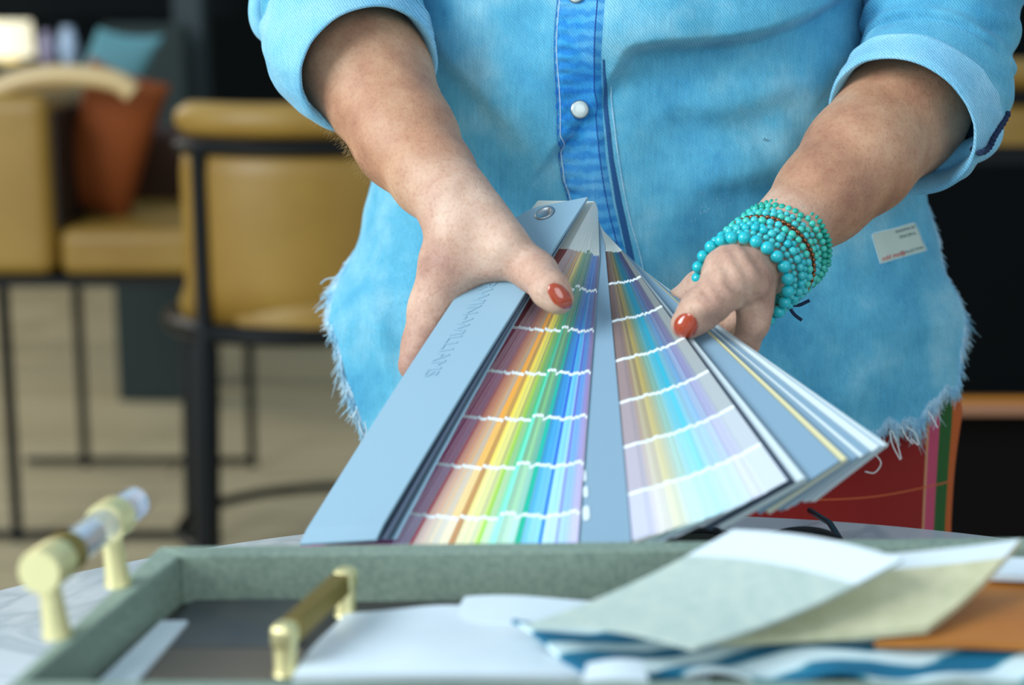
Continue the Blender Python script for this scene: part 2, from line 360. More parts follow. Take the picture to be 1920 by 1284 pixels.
# ------------------------------------------------------------------ lounge furniture behind
def dz(px, py, D): return at(px, py, D)
def counter_chair(label, group, cx, cy, rz, seat_h=0.52, w=0.50, zt=0.90, lr=0.013):
    """barrel back counter chair; built facing +y (its back to -y), then turned"""
    t = empty('counter_chair', label, 'chair', group); t.location = (cx, cy, 0); t.rotation_euler = (0, 0, rz)
    def arc(r, z, a0=-1.25, a1=1.25, n=22, sq=0.9): return [np.array([r * math.sin(a), -r * sq * math.cos(a) + 0.02, z]) for a in np.linspace(a0, a1, n)]
    R = w / 2
    V = []; zs = [(R + 0.006, 0.553), (R + 0.010, 0.62), (R + 0.012, zt - 0.12), (R + 0.006, zt - 0.07)]
    for r, z in zs: V += arc(r, z)
    for r, z in zs[::-1]: V += arc(r - 0.035, z)
    nn = 22; f = gridf(nn, len(zs) * 2)
    f += [tuple((len(zs) * 2 - 1) * nn + i for i in (k, k + 1)) + (k + 1, k) for k in range(nn - 1)]
    mesh('back_panel', V, f, M_leather, t)
    tube('top_cushion', arc(R - 0.004, zt - 0.03, -1.3, 1.3), [0.020] + [0.030] * 20 + [0.020], M_leather, t, 12)
    tube('back_frame', arc(R + 0.012, zt - 0.075, -1.25, 1.25), 0.013, M_black, t, 8)
    tube('seat_rail', arc(R + 0.010, 0.537, -math.pi, math.pi, 48), 0.018, M_black, t, 8)
    b = lathe('seat', [(R - 0.03, 0.528), (R - 0.01, 0.535), (R - 0.005, 0.565), (R - 0.02, 0.60), (R - 0.08, 0.612), (0.02, 0.615)], (0, 0.02, 0), M_leather, t, 40)
    for a in (-1.02, 1.02, -2.3, 2.3):
        x, y = (R + 0.016) * math.sin(a), -(R + 0.016) * 0.9 * math.cos(a) + 0.02
        top = zt - 0.08 if abs(a) < 1.5 else 0.55
        tube('leg', [(x, y, top), (x, y, 0.53), (x, y, 0.51), (x * 1.05, y * 1.05, 0.0)], [0.014, 0.014, lr * 1.1, lr], M_black, t, 8)
    tube('footrest', arc(R + 0.01, 0.14, -math.pi, math.pi, 40), 0.010, M_black, t, 8)
    return t
counter_chair('mustard leather barrel chair nearest behind the person, turned away', 'counter chairs behind the person', -0.345, 3.02, 0.35, zt=0.925, lr=0.022)

def lounge_chair():
    t = empty('armchair', 'mustard leather armchair with dark inside and black legs at the left edge', 'chair', 'counter chairs behind the person')
    D = 3.35; p0 = at(40, 525, D)
    zt, zs, zb = at(0, 178, D)[2], at(0, 430, D)[2], at(0, 520, D)[2]
    x0, x1, x2 = at(-140, 400, D)[0], at(98, 400, D)[0], at(372, 400, D)[0]
    t.location = ((x0 + x2) / 2, D + 0.25, 0); ox, oy = t.location.x, t.location.y
    def B(name, xa, xb, ya, yb, za, zb_, m, bv=0.02):
        o = box(name, ((xa + xb) / 2 - ox, (ya + yb) / 2 - oy, (za + zb_) / 2), (xb - xa, yb - ya, zb_ - za), m, t, bv); o.modifiers['bevel'].segments = 4; return o
    B('arm', x0, x1, D, D + 0.62, zb, zt, M_leather, 0.03)
    B('inner_arm_shade', x1, x1 + 0.008, D + 0.02, D + 0.52, zs, zt - 0.03, mat('arm_shade_brown', (34, 20, 10), 0.6), 0.003)  # thin dark sheet added as shade on the arm's inner side
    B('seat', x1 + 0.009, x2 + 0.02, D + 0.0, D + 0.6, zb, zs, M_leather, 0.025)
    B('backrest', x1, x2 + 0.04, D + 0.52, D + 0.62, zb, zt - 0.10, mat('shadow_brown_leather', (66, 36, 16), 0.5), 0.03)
    P = [at(x, y, D + 0.05) - np.array([ox, oy, 0]) for x, y in ((-90, 222), (0, 166), (60, 146), (130, 141), (215, 152), (250, 175))]
    tube('top_rail', spline(P, 18), 0.021, mat('rail_highlight_tan', (214, 184, 132), 0.3), t, 10)  # pale tan puts the highlight of the arm top into the colour
    B('seat_frame', x0, x2 + 0.02, D - 0.01, D + 0.61, zb - 0.018, zb, M_black, 0.004)
    for x in (at(12, 700, D)[0], x2 + 0.0):
        for y in (D + 0.01, D + 0.58):
            tube('leg', [np.array([x - ox, y - oy, zb - 0.01]), np.array([x - ox, y - oy, 0.0])], [0.012, 0.011], M_black, t, 8)
    zf = at(200, 1003, D)[2]
    tube('footrest', [np.array([x0 - ox, D + 0.01 - oy, zf]), np.array([x2 - ox, D + 0.01 - oy, zf])], 0.009, M_black, t, 8)
    tube('footrest', [np.array([x0 - ox, D + 0.58 - oy, zf]), np.array([x2 - ox, D + 0.58 - oy, zf])], 0.009, M_black, t, 8)
    return t
lounge_chair()
def pillow(name, label, c, ax, s, m):
    n = 24; V = []
    for sg in (1, -1):
        for j in range(n):
            for i in range(n):
                u, v = 2 * i / (n - 1) - 1, 2 * j / (n - 1) - 1
                th = (max(0, (1 - u * u) * (1 - v * v))) ** 0.35
                V.append(np.asarray(c) + nrm(ax[0]) * u * s[0] / 2 * (1 - 0.06 * (1 - v * v)) + nrm(ax[1]) * v * s[1] / 2 * (1 - 0.06 * (1 - u * u)) + nrm(ax[2]) * sg * th * s[2] / 2)
    f = gridf(n, n) + [tuple(reversed(q)) for q in gridf(n, n, off=n * n)]
    o = mesh(name, V, f, m); tag(o, label, 'pillow'); return o
c = at(205, 268, 3.56); pillow('throw_pillow', 'burnt orange pillow leaning in the left armchair', c, ((0.9, 0.1, -0.33), (0.33, -0.1, 0.9), (0, 1, 0.25)), (0.17, 0.32, 0.11), mat('burnt_orange_cloth', (140, 66, 10), 0.8))
c = at(176, 215, 3.73); pillow('throw_pillow', 'pale teal pillow standing behind the orange one', c, ((0.9, 0.1, -0.1), (0.45, 0.0, 0.9), (0, 1, 0.1)), (0.14, 0.40, 0.07), mat('teal_cloth', (96, 150, 158), 0.8))
# dark panelled divider and drape behind the chairs
def slab(name, x0, x1, y0, y1, D, dep, m, label, cat, bv=0.01, kind=None):
    a = at(x0, y1, D); b = at(x1, y0, D)
    o = box(name, ((a[0] + b[0]) / 2, D + dep / 2, (a[2] + b[2]) / 2), (b[0] - a[0], dep, b[2] - a[2]), m, None, bv); tag(o, label, cat, None, kind); return o
def grounded(name, x0, x1, y0, D, dep, m, label, cat, bv=0.01):
    a = at(x0, 600, D); b = at(x1, y0, D)
    o = box(name, ((a[0] + b[0]) / 2, D + dep / 2, b[2] / 2), (b[0] - a[0], dep, b[2]), m, None, bv); tag(o, label, cat); return o
grounded('room_divider', 215, 345, 45, 4.6, 0.08, mat('dark_green_panel', (30, 46, 44), 0.7), 'dark green folding divider standing behind the left armchair', 'divider')
grounded('support_column', 345, 372, -200, 4.8, 0.10, mat('slate_grey_paint', (48, 62, 66), 0.6), 'slim slate grey column right of the dark green divider', 'column')
o = slab('ceiling_beam', -400, 1000, -400, 36, 5.2, 0.3, M_dark, 'low dark beam across the top of the lounge', 'beam')
# side table with a lamp and a vase, top left
t = empty('side_table', 'dark wooden side table carrying a lit lamp at top left', 'table'); p = at(30, 122, 5.0); t.location = (p[0], p[1] + 0.2, 0)
box('table_top', (0, 0, p[2] - 0.012), (0.62, 0.4, 0.025), M_darkw, t, 0.004)
for x in (-0.28, 0.28):
    for y in (-0.17, 0.17): box('leg', (x, y, (p[2] - 0.024) / 2), (0.03, 0.03, p[2] - 0.026), M_darkw, t, 0.002)
t2 = empty('table_lamp', 'glowing cream lamp on the side table at top left', 'lamp'); q = at(18, 116, 5.1); t2.location = (q[0], q[1], p[2])
lathe('base', [(0.05, 0.0), (0.05, 0.01), (0.012, 0.016), (0.012, 0.03)], (0, 0, 0), M_brass, t2, 24)
ml = mat('lamp_shade', (250, 240, 200), 0.8); ml.node_tree.nodes['Principled BSDF'].inputs['Emission Color'].default_value = (1, 0.92, 0.68, 1); ml.node_tree.nodes['Principled BSDF'].inputs['Emission Strength'].default_value = 0.9
lathe('lamp_shade', [(0.075, 0.02), (0.068, 0.125)], (0, 0, 0), ml, t2, 32)
for px, py, r, col, lab in ((88, 78, 0.022, (170, 160, 190), 'small lilac glass vase beside the glowing lamp'), (128, 70, 0.028, (190, 215, 245), 'round blue white glass vase right of the lilac one')):
    c = at(px, py + 16, 4.95); hh = at(px, py - 20, 4.95)[2] - p[2]
    o = lathe('glass_vase', [(r * 0.5, 0), (r * 0.95, hh * 0.25), (r, hh * 0.55), (r * 0.6, hh * 0.9), (r * 0.65, hh)], (c[0], c[1], p[2]), mat('vase_glass', col, 0.1, coat=0.5), None, 24); tag(o, lab, 'vase')
# right side: dark bar cabinet, another chair and its lit rail
counter_chair('mustard leather barrel chair behind the right elbow, mostly hidden', 'counter chairs behind the person', at(1880, 250, 3.3)[0] - 0.02, 3.5, -0.1, w=0.60, zt=at(1880, 110, 3.25)[2])
t = empty('bar_cabinet', 'black bar cabinet with a brass rail behind the right hip', 'cabinet'); a = at(1700, 500, 2.7); b = at(2250, 305, 2.7)
cx = (a[0] + b[0]) / 2; t.location = (cx, 2.85, 0); zc = b[2]; zr = at(1850, 735, 2.7)[2]; zr2 = at(1850, 768, 2.7)[2]
box('body', (0, 0, (zc + zr) / 2), (b[0] - a[0], 0.36, zc - zr), mat('black_lacquer', (4, 7, 9), 0.8, spec=0.08), t, 0.004)
box('shelf', (0, 0, (zr + zr2) / 2), (b[0] - a[0], 0.38, zr - zr2), mat('rosy_oak', (168, 120, 92), 0.4), t, 0.003)
box('rail', (0, -0.195, zr - 0.002), (b[0] - a[0], 0.01, 0.006), mat('amber_edge', (206, 130, 20), 0.4), t, 0.001)
box('plinth', (0, 0.03, zr2 / 2), (b[0] - a[0] - 0.04, 0.3, zr2), mat('plinth_brown', (12, 9, 9), 0.8, spec=0.1), t, 0.004)
o = box('glass_wall_panel', (at(1640, 40, 5.0)[0], 5.0, 0.8), (0.5, 0.04, 1.6), mat('amber_panel', (196, 120, 40), 0.6), None, 0.005); tag(o, 'amber panel seen between the shirt and the right sleeve', 'panel')
# ------------------------------------------------------------------ fan of paint strips
PSI, BETA = 0.497, 0.3844
P0 = at(1040.0, 396.5, 1.09)
vv = np.array([0, -math.cos(PSI), -math.sin(PSI)]); n0 = np.array([0, -math.sin(PSI), math.cos(PSI)]); XX = np.array([1., 0, 0])
pp = math.cos(BETA) * XX + math.sin(BETA) * n0; NN = -math.sin(BETA) * XX + math.cos(BETA) * n0
WB, RB = 0.051, 0.2826
R1, R6 = 0.0653, 0.2489
PITCH = (R6 - R1) / 5
def fan(phi, r, s, h):
    a = math.cos(phi) * vv + math.sin(phi) * pp; c = math.cos(phi) * pp - math.sin(phi) * vv
    return P0 + r * a + s * c - h * NN
def deck_at(px, py, h=0.0):     # point of the fan's plane at depth h under its top sheet
    d = nrm(at(px, py, 1.0) - CAM); q = P0 - h * NN
    return CAM + d * (((q - CAM) @ NN) / (d @ NN))
deck = empty('paint_fan_deck', 'open fan deck of paint colour strips held in both hands above the table', 'fan deck')
DO = P0.copy(); deck.location = DO
def strip(name, phi, h, cols, m, thick=0.00034, r_off=0.0, head=True, w=WB, rend=RB, rstart=-0.014, curl=0.0):
    """one strip: rows of colour cells between thin white lines"""
    rs = [rstart]; cs = []
    if cols is not None:
        rs.append(R1 - PITCH + 0.003); cs.append(lin((206, 212, 204)))
        rr = R1 + np.arange(6) * PITCH
        for k in range(7):
            e = rr[k] - 0.0011 if k < 6 else rend
            if k == 0: rs += [e]; cs.append(cols[0])
            else: rs += [e]; cs.append(cols[k])
            if k < 6: rs.append(rr[k] + 0.0011); cs.append(lin((236, 244, 246)))
    else:
        rs += list(np.linspace(rstart, rend, 9)[1:]); cs = [(1, 1, 1, 1)] * 8
    V = []; Fc = []; C_ = []
    n = len(rs)
    for z in (0, thick):
        for r in rs:
            dz_ = curl * max(0, r / RB) ** 2
            for s in (-w / 2, w / 2):
                V.append(fan(phi, r + (r_off if r > 0.02 else 0), s * (0.86 if r == rstart else 1), h + z + dz_) - DO)
    m2 = 2 * n; edge = lin((214, 222, 224))
    for i in range(n - 1):
        Fc.append((2 * i, 2 * i + 1, 2 * i + 3, 2 * i + 2)); C_.append(cs[i])
        Fc.append((m2 + 2 * i, m2 + 2 * i + 2, m2 + 2 * i + 3, m2 + 2 * i + 1)); C_.append(edge)
        Fc.append((2 * i, 2 * i + 2, m2 + 2 * i + 2, m2 + 2 * i)); C_.append(edge)
        Fc.append((2 * i + 1, m2 + 2 * i + 1, m2 + 2 * i + 3, 2 * i + 3)); C_.append(edge)
    Fc.append((0, m2, m2 + 1, 1)); C_.append(edge); e = 2 * (n - 1); Fc.append((e, e + 1, m2 + e + 1, m2 + e)); C_.append(edge)
    return mesh(name, V, Fc, m, deck, smooth=False, colors=C_ if cols is not None else None)
def ramp7(dark, midc, light, jit=0.04):
    d, m_, l = (np.array(x, float) for x in (dark, midc, light)); out = []
    for k in range(7):
        t = k / 6; c = d * (1 - t / 0.55) + m_ * t / 0.55 if t < 0.55 else m_ * (1 - (t - 0.55) / 0.45) + l * (t - 0.55) / 0.45
        out.append(lin(np.clip(c * 0.955 * (1 + RNG.normal() * jit * 0.3), 0, 255)))
    return out
# (dark, mid, light) keys from left to right of the saturated group
KL = [((154, 92, 88), (196, 90, 136), (186, 60, 156)), ((154, 92, 88), (204, 104, 140), (212, 174, 222)), ((152, 88, 88), (206, 104, 140), (226, 190, 224)), ((146, 74, 82), (196, 110, 150), (222, 196, 230)),
      ((128, 60, 56), (190, 120, 140), (210, 190, 214)), ((150, 86, 70), (196, 60, 70), (214, 70, 96)), ((150, 84, 60), (206, 130, 100), (226, 200, 190)),
      ((176, 96, 52), (222, 132, 72), (232, 208, 186)), ((140, 92, 70), (196, 150, 120), (224, 212, 196)), ((170, 110, 60), (228, 154, 84), (240, 222, 190)),
      ((150, 116, 90), (200, 170, 140), (226, 220, 204)), ((206, 130, 20), (248, 170, 60), (246, 236, 200)), ((224, 146, 10), (250, 180, 50), (250, 240, 206)),
      ((150, 110, 40), (206, 150, 60), (204, 150, 96)), ((236, 186, 10), (255, 224, 60), (252, 246, 190)), ((240, 200, 20), (255, 232, 90), (252, 248, 200)),
      ((190, 176, 40), (236, 224, 110), (244, 244, 190)), ((120, 130, 60), (176, 176, 96), (222, 226, 190)), ((130, 150, 40), (190, 210, 80), (226, 240, 160)),
      ((90, 130, 50), (150, 200, 60), (170, 226, 80)), ((60, 120, 60), (130, 190, 120), (214, 238, 196)), ((20, 130, 70), (60, 196, 120), (190, 244, 214)),
      ((16, 120, 90), (90, 220, 180), (160, 246, 226)), ((50, 100, 60), (110, 170, 120), (180, 222, 196)), ((70, 130, 70), (130, 200, 130), (196, 240, 210)),
      ((60, 110, 70), (120, 186, 130), (200, 236, 214)), ((30, 90, 70), (90, 170, 140), (190, 236, 222)), ((0, 120, 110), (0, 180, 160), (20, 186, 150)),
      ((0, 80, 110), (20, 130, 180), (130, 200, 236)), ((0, 84, 130), (0, 140, 200), (120, 214, 246)), ((0, 100, 160), (30, 150, 220), (150, 220, 250)),
      ((10, 90, 170), (60, 160, 230), (150, 224, 250)), ((0, 74, 180), (0, 90, 214), (0, 130, 236)), ((0, 110, 180), (110, 200, 240), (200, 244, 252)),
      ((20, 100, 190), (150, 214, 250), (206, 244, 252)), ((60, 60, 150), (110, 110, 214), (160, 180, 240)), ((40, 90, 160), (100, 160, 230), (180, 220, 250)),
      ((70, 80, 140), (130, 160, 220), (190, 214, 250)), ((90, 80, 120), (150, 140, 200), (206, 206, 246)), ((90, 70, 100), (160, 140, 180), (214, 206, 240))]
KM = [((96, 70, 60), (160, 140, 140), (206, 206, 226)), ((110, 84, 60), (170, 140, 120), (226, 220, 222)), ((130, 100, 60), (186, 170, 130), (236, 232, 224)),
      ((90, 74, 50), (160, 140, 100), (226, 224, 214)), ((120, 104, 50), (190, 170, 100), (236, 234, 206)), ((110, 104, 66), (170, 166, 120), (224, 228, 206)),
      ((70, 90, 70), (150, 170, 140), (216, 230, 220)), ((60, 100, 90), (130, 176, 160), (206, 234, 226)), ((40, 110, 120), (120, 190, 196), (204, 240, 240)),
      ((10, 100, 120), (90, 190, 210), (196, 240, 246)), ((0, 100, 130), (60, 190, 216), (190, 238, 246)), ((40, 96, 116), (120, 190, 210), (200, 236, 244)),
      ((60, 90, 110), (130, 180, 204), (204, 230, 240)), ((50, 80, 120), (120, 170, 210), (206, 230, 244)), ((60, 66, 100), (150, 170, 204), (210, 228, 242)),
      ((66, 60, 90), (150, 150, 190), (216, 220, 240)), ((70, 66, 90), (166, 166, 196), (220, 224, 240)), ((84, 84, 100), (160, 170, 186), (220, 228, 234))]
NL, NM = 54, 38
def between(K, t):
    x = t * (len(K) - 1); i = min(int(x), len(K) - 2)
    return K[int(round(x))]
wl = np.array([1.0 + (0.9 if i % 7 == 3 else 0) + 0.5 * RNG.random() for i in range(NL)]); pl = np.cumsum(wl); pl = (pl - pl[0]) / (pl[-1] - pl[0])
for i in range(NL):
    phi = -0.505 + 0.412 * pl[i]
    strip('colour_strip', phi, 0.003 + 0.0160 * i / NL, ramp7(*KL[min(len(KL) - 1, int(max(0, i - 2) * len(KL) / (NL - 2)))]), M_chip, r_off=RNG.normal() * 0.0006 - (0.0022 if 30 < i < 36 else 0) + (0.0016 if i > 42 else 0))
dv = strip('divider_card', 0.012, 0.0200, None, M_card, 0.0006)
# white printed marks on the divider, beside the last strip
for (px, py, a, b_) in ((1096, 892, 4, 12), (1098, 922, 5, 12), (1099, 962, 7, 15)):
    c = deck_at(px, py, 0.0196); V = []
    ea = fan(0.012, 1, 0, 0) - fan(0.012, 0, 0, 0); eb = fan(0.012, 0, 1, 0) - fan(0.012, 0, 0, 0)
    for k in range(20):
        t = 2 * math.pi * k / 20; u, v = abs(math.cos(t)) ** 0.6 * np.sign(math.cos(t)), abs(math.sin(t)) ** 0.6 * np.sign(math.sin(t)); V.append(c + eb * u * a * 0.00029 + ea * v * b_ * 0.00036 + NN * 0.0001 - DO)
    mesh('printed_mark', [v - NN * 0.0002 for v in V] + V, [tuple(range(20)), tuple(range(20, 40))] + [(i, (i + 1) % 20, 20 + (i + 1) % 20, 20 + i) for i in range(20)], M_blank, dv, False)
wm = np.array([1.0 + 0.6 * RNG.random() + (1.0 if i in (9, 15, 22) else 0) + (1.6 if i in (28, 31, 33) else 0) + (9.0 if i == NM - 1 else 0) for i in range(NM)]); pm = np.cumsum(wm); pm = (pm - pm[0]) / (pm[-1] - pm[0])
for i in range(NM):
    phi = 0.048 + (0.318 - 0.048) * pm[i]
    K = KM[min(len(KM) - 1, int(i * len(KM) / NM))] if i < NM - 1 else ((120, 124, 120), (170, 176, 176), (214, 222, 232))
    strip('colour_strip', phi, 0.0209 + 0.0088 * i / NM, ramp7(*K), M_chip, r_off=RNG.normal() * 0.0005)
# thick unfanned stacks on the right
h = 0.0310
def stack(phis, mats, step=0.00062):
    global h
    for p_, m_ in zip(phis, mats):
        strip({M_card: 'divider_card', M_card2: 'divider_card'}.get(m_, 'blank_strip'), p_, h, None, m_, step * 0.8); h += step
stack([0.325, 0.328, 0.330], [M_card2, M_card2, M_card2], 0.0012)
stack([0.348, 0.351, 0.353, 0.350, 0.352], [M_blank] * 5, 0.0008); h += 0.001
stack([0.425, 0.427], [M_card, M_card], 0.0008)
stack([0.440, 0.442, 0.441, 0.443], [M_yel, M_blank, M_yel, M_blank], 0.0008); h += 0.0008
stack([0.462, 0.464, 0.474, 0.490], [M_card, M_card, M_blank, M_card], 0.0009); h += 0.001
stack([0.512, 0.516, 0.522, 0.526, 0.530], [M_blank, M_card, M_blank, M_blank, M_blank], 0.0009)
# cover: a stiff plastic leaf lifted off the strips, twisted about its long axis
def leaf(name, TL, TR, HR, HL, m, thick, cham=0.25, lip=True, nu=10, nv=30):
    V = []
    nrm_ = nrm(np.cross(TR - TL, HL - TL)); nrm_ = nrm_ if nrm_[2] > 0 else -nrm_
    for z in (0, 1):
        for j in range(nv):
            v = j / (nv - 1)
            for i in range(nu):
                u = i / (nu - 1)
                vmax = 1 - 0.045 * max(0, (cham - u) / cham) if cham else 1
                w_ = v * vmax
                P = (TL * (1 - u) + TR * u) * (1 - w_) + (HL * (1 - u) + HR * u) * w_
                P = P + nrm_ * 0.004 * math.sin(math.pi * w_) * 0.6
                if lip and v < 0.03: P = P - nrm_ * 0.0012
                V.append(P - nrm_ * thick * z - DO)
    n = nu * nv; f = [tuple(reversed(q)) for q in gridf(nu, nv)] + gridf(nu, nv, off=n)
    ring = list(range(nu)) + [j * nu + nu - 1 for j in range(1, nv)] + [(nv - 1) * nu + i for i in range(nu - 2, -1, -1)] + [j * nu for j in range(nv - 2, 0, -1)]
    f += [(a, b, b + n, a + n) for a, b in zip(ring, ring[1:] + ring[:1])]
    o = mesh(name, V, f, m, deck, False); return o
def dk(px, py, lift): return deck_at(px, py, -lift)
cTR = dk(703, 1008, 0.010); cHR = dk(1102, 369, 0.004)
def far_corner(px, py, Q, wid, Dg):
    best = None
    for D in np.linspace(Dg - 0.05, Dg + 0.08, 400):
        P = at(px, py, D); e = abs(np.linalg.norm(P - Q) - wid)
        if D >= Q[1] - 0.005 and (best is None or e < best[0]): best = (e, P)
    return best[1]
cTL = far_corner(560, 1016, cTR, 0.050, cTR[1]); cHL = far_corner(964, 396, cHR, 0.050, cHR[1])
cover = leaf('cover', cTL, cTR, cHR, cHL, mat('cover_plastic', (138, 170, 188), 0.42), 0.0016)
for k, (dx, dl) in enumerate(((20, 0.0065), (38, 0.0035))):
    q = dk(705 + dx, 1010, dl); hq = dk(1103, 371, 0.0025 - 0.001 * k); tl = far_corner(566 + dx, 1017, q, 0.050, q[1]); hl = far_corner(968, 398, hq, 0.05, hq[1])
    leaf('divider_card', tl, q, hq, hl, M_card if k else M_card2, 0.0006, lip=False)
def leafpt(u, v, lift=0.0):
    nn = nrm(np.cross(cTR - cTL, cHL - cTL)); nn = nn if nn[2] > 0 else -nn
    P = (cTL * (1 - u) + cTR * u) * (1 - v) + (cHL * (1 - u) + cHR * u) * v
    return P + nn * (0.004 * math.sin(math.pi * v) * 0.6 + lift)
# moulded lettering running down the cover, letter tops to the right
Vt, Ft = text_mesh('SHERWIN-WILLIAMS', 1.0); tw = Vt[:, 0].max(); L_ = np.linalg.norm(cTR - cHR)
Lv = 0.185; v0 = 0.80; hh_ = 0.27
top = [leafpt(0.30 + hh_ * y, v0 - (0.845 - 0.485) * (x / tw) * 1.0, 0.0005) - DO for x, y, _ in Vt]; bot = [leafpt(0.30 + hh_ * y, v0 - (0.845 - 0.485) * (x / tw), -0.0004) - DO for x, y, _ in Vt]
from collections import Counter
ed = Counter(); dirs = {}
for f in Ft:
    for a, b in zip(f, f[1:] + f[:1]): ed[frozenset((a, b))] += 1; dirs[frozenset((a, b))] = (a, b)
n = len(top); ff = list(Ft) + [(dirs[e][1], dirs[e][0], dirs[e][0] + n, dirs[e][1] + n) for e, c_ in ed.items() if c_ == 1]
mesh('lettering', top + bot, ff, cover.data.materials[0], cover, False)
# rivet
rc = leafpt(0, 0); 
best = min(((np.hypot(*(np.array([960 + F * ((p - CAM)[0]) / ((p - CAM) @ FW), 642 - F * ((p - CAM) @ UP) / ((p - CAM) @ FW)]) - (1021, 400))), u, v) for u in np.linspace(0.2, 0.8, 40) for v in np.linspace(0.85, 1, 40) for p in [leafpt(u, v)]))
rc = leafpt(best[1], best[2]); nnv = nrm(np.cross(cTR - cTL, cHL - cTL)); nnv = nnv if nnv[2] > 0 else -nnv
ea = nrm(np.cross(nnv, [0, 1, 0])); eb = np.cross(nnv, ea); V = []
prof = [(0.0064, 0.0), (0.0066, 0.0006), (0.0056, 0.0010), (0.0046, 0.0007), (0.0040, 0.0001), (0.001, 0.0)]
for r, z in prof:
    for k in range(32): t = 2 * math.pi * k / 32; V.append(rc + ea * r * math.cos(t) + eb * r * math.sin(t) + nnv * (z + 0.0002) - DO)
mesh('rivet', V, gridf(32, len(prof), True) + [tuple(5 * 32 + k for k in range(32))], M_steel, deck)

# ------------------------------------------------------------------ tray and what lies in it
ZR, ZF = 0.818, 0.7925
tray = empty('serving_tray', 'grey green shagreen tray on the marble table full of samples', 'tray')
outer = [atz(300, 1024, ZR), atz(2400, 1002, ZR), atz(2900, 1284, ZR), atz(5, 1292, ZR)]
inner = [atz(337, 1041, ZR), atz(2380, 1018, ZR), atz(2800, 1276, ZR), atz(46, 1276, ZR)]
tray.location = (outer[0][0] + 0.2, outer[0][1] - 0.09, 0.75); TO = np.array(tray.location)
def wall(name, a, b, c, d):     # outer a,b inner c,d
    dn = np.array([0, 0, ZR - 0.75]); prism(name, [p - dn - TO for p in (a, b, c, d)], [p - TO for p in (a, b, c, d)], M_tray, tray, 0.0012)
wall('far_wall', outer[0], outer[1], inner[1], inner[0]); wall('left_wall', outer[3], outer[0], inner[0], inner[3])
wall('near_wall', outer[2], outer[3], inner[3], inner[2]); wall('right_wall', outer[1], outer[2], inner[2], inner[1])
dn = np.array([0, 0, ZR - 0.7505]); up_ = np.array([0, 0, ZF - ZR])
prism('tray_floor', [p - dn - TO for p in inner], [p + up_ - TO for p in inner], mat('dark_tray_lining', (62, 62, 58), 0.7), tray)

def sheet(name, corners, thick, m, label, cat, group=None, bump=None, nu=24, nv=24, m2=None, split=None, pink=0.0, round_=0):
    """curved sheet through 4 corners (near-left, near-right, far-right, far-left); bump(u,v)->z"""
    A, B, C_, D_ = [np.asarray(p, float) for p in corners]; o0 = (A + B + C_ + D_) / 4; o0[2] = min(A[2], B[2], C_[2], D_[2])
    V = []
    for z in (0, 1):
        for j in range(nv):
            v = j / (nv - 1)
            for i in range(nu):
                u = i / (nu - 1); uu, v2 = u, v
                if pink:
                    if i == nu - 1: uu += pink * (j % 2)
                    if j == 0: v2 -= pink * (i % 2)
                P = (A * (1 - uu) + B * uu) * (1 - v2) + (D_ * (1 - uu) + C_ * uu) * v2
                if round_: 
                    cu, cv = abs(2 * u - 1), abs(2 * v - 1); q = max(0, cu + cv - (2 - round_)); P = P + (o0 - P) * q * 0.5
                P = P + np.array([0, 0, (bump(u, v) if bump else 0) - thick * z]); V.append(P - o0)
    n = nu * nv; f = gridf(nu, nv) + [tuple(reversed(q)) for q in gridf(nu, nv, off=n)]
    ring = list(range(nu)) + [j * nu + nu - 1 for j in range(1, nv)] + [(nv - 1) * nu + i for i in range(nu - 2, -1, -1)] + [j * nu for j in range(nv - 2, 0, -1)]
    f += [(b, a, a + n, b + n) for a, b in zip(ring, ring[1:] + ring[:1])]
    o = mesh(name, V, f, m, None, True); o.location = o0; o.data.set_sharp_from_angle(angle=math.radians(50)); tag(o, label, cat, group)
    if m2:
        o.data.materials.append(m2)
        for p in o.data.polygons:
            k = p.index
            if k < (nu - 1) * (nv - 1) and (k // (nu - 1)) / (nv - 1) >= split: p.material_index = 1
    return o
M_leatherg = mat('grey_leather_swatch', (84, 86, 84), 0.5, noise=(30, (70, 76, 80), 3), bump=(500, 0.3, 0.0006))
M_leatherb = mat('taupe_leather_swatch', (100, 92, 80), 0.55, bump=(500, 0.3, 0.0006))
M_paper = mat('white_sample_paper', (228, 240, 246), 0.45, noise=(14, (216, 230, 238), 4))
M_white = mat('white_label_band', (226, 238, 244), 0.5)
z = ZF + 0.002
sheet('leather_swatch', [atz(290, 1212, z), atz(560, 1212, z), atz(560, 1122, z), atz(365, 1122, z)], 0.0018, M_leatherg, 'slate grey leather swatch lying against the far wall of the tray', 'swatch')
z2 = ZF + 0.002
sheet('leather_swatch', [atz(240, 1300, z2), atz(570, 1300, z2), atz(570, 1214, z2), atz(300, 1214, z2)], 0.0018, M_leatherb, 'taupe leather swatch in front of the slate grey one', 'swatch')
z = ZF + 0.0042
sheet('card_strip', [atz(165, 1296, z), atz(238, 1296, z), atz(352, 1163, z), atz(302, 1163, z)], 0.002, M_paper, 'narrow white card strip along the left wall of the tray', 'card')
z = ZF + 0.0075
def pb(u, v): return 0.0015 * math.sin(3 * u + 1) + 0.0016 * math.sin(5 * v + 2 * u) + 0.002 * (u > -1) * math.exp(-((u - 0.25) / 0.12) ** 2) * v
sheet('sample_sheet', [atz(548, 1272, z), atz(1330, 1272, z), atz(1340, 1128, z), atz(646, 1148, z)], 0.003, M_paper, 'large white marble patterned sample sheet beside the square brass pull', 'sheet', None, pb, 60, 24)
z = ZF + 0.008
sheet('sample_sheet', [atz(840, 1166, z), atz(1180, 1166, z), atz(1330, 1112, z + 0.006), atz(872, 1126, z)], 0.002, M_paper, 'smaller white sheet with curled back edge behind the fabric', 'sheet', None, lambda u, v: 0.0025 * v * math.sin(6 * u + 1), 40, 12)
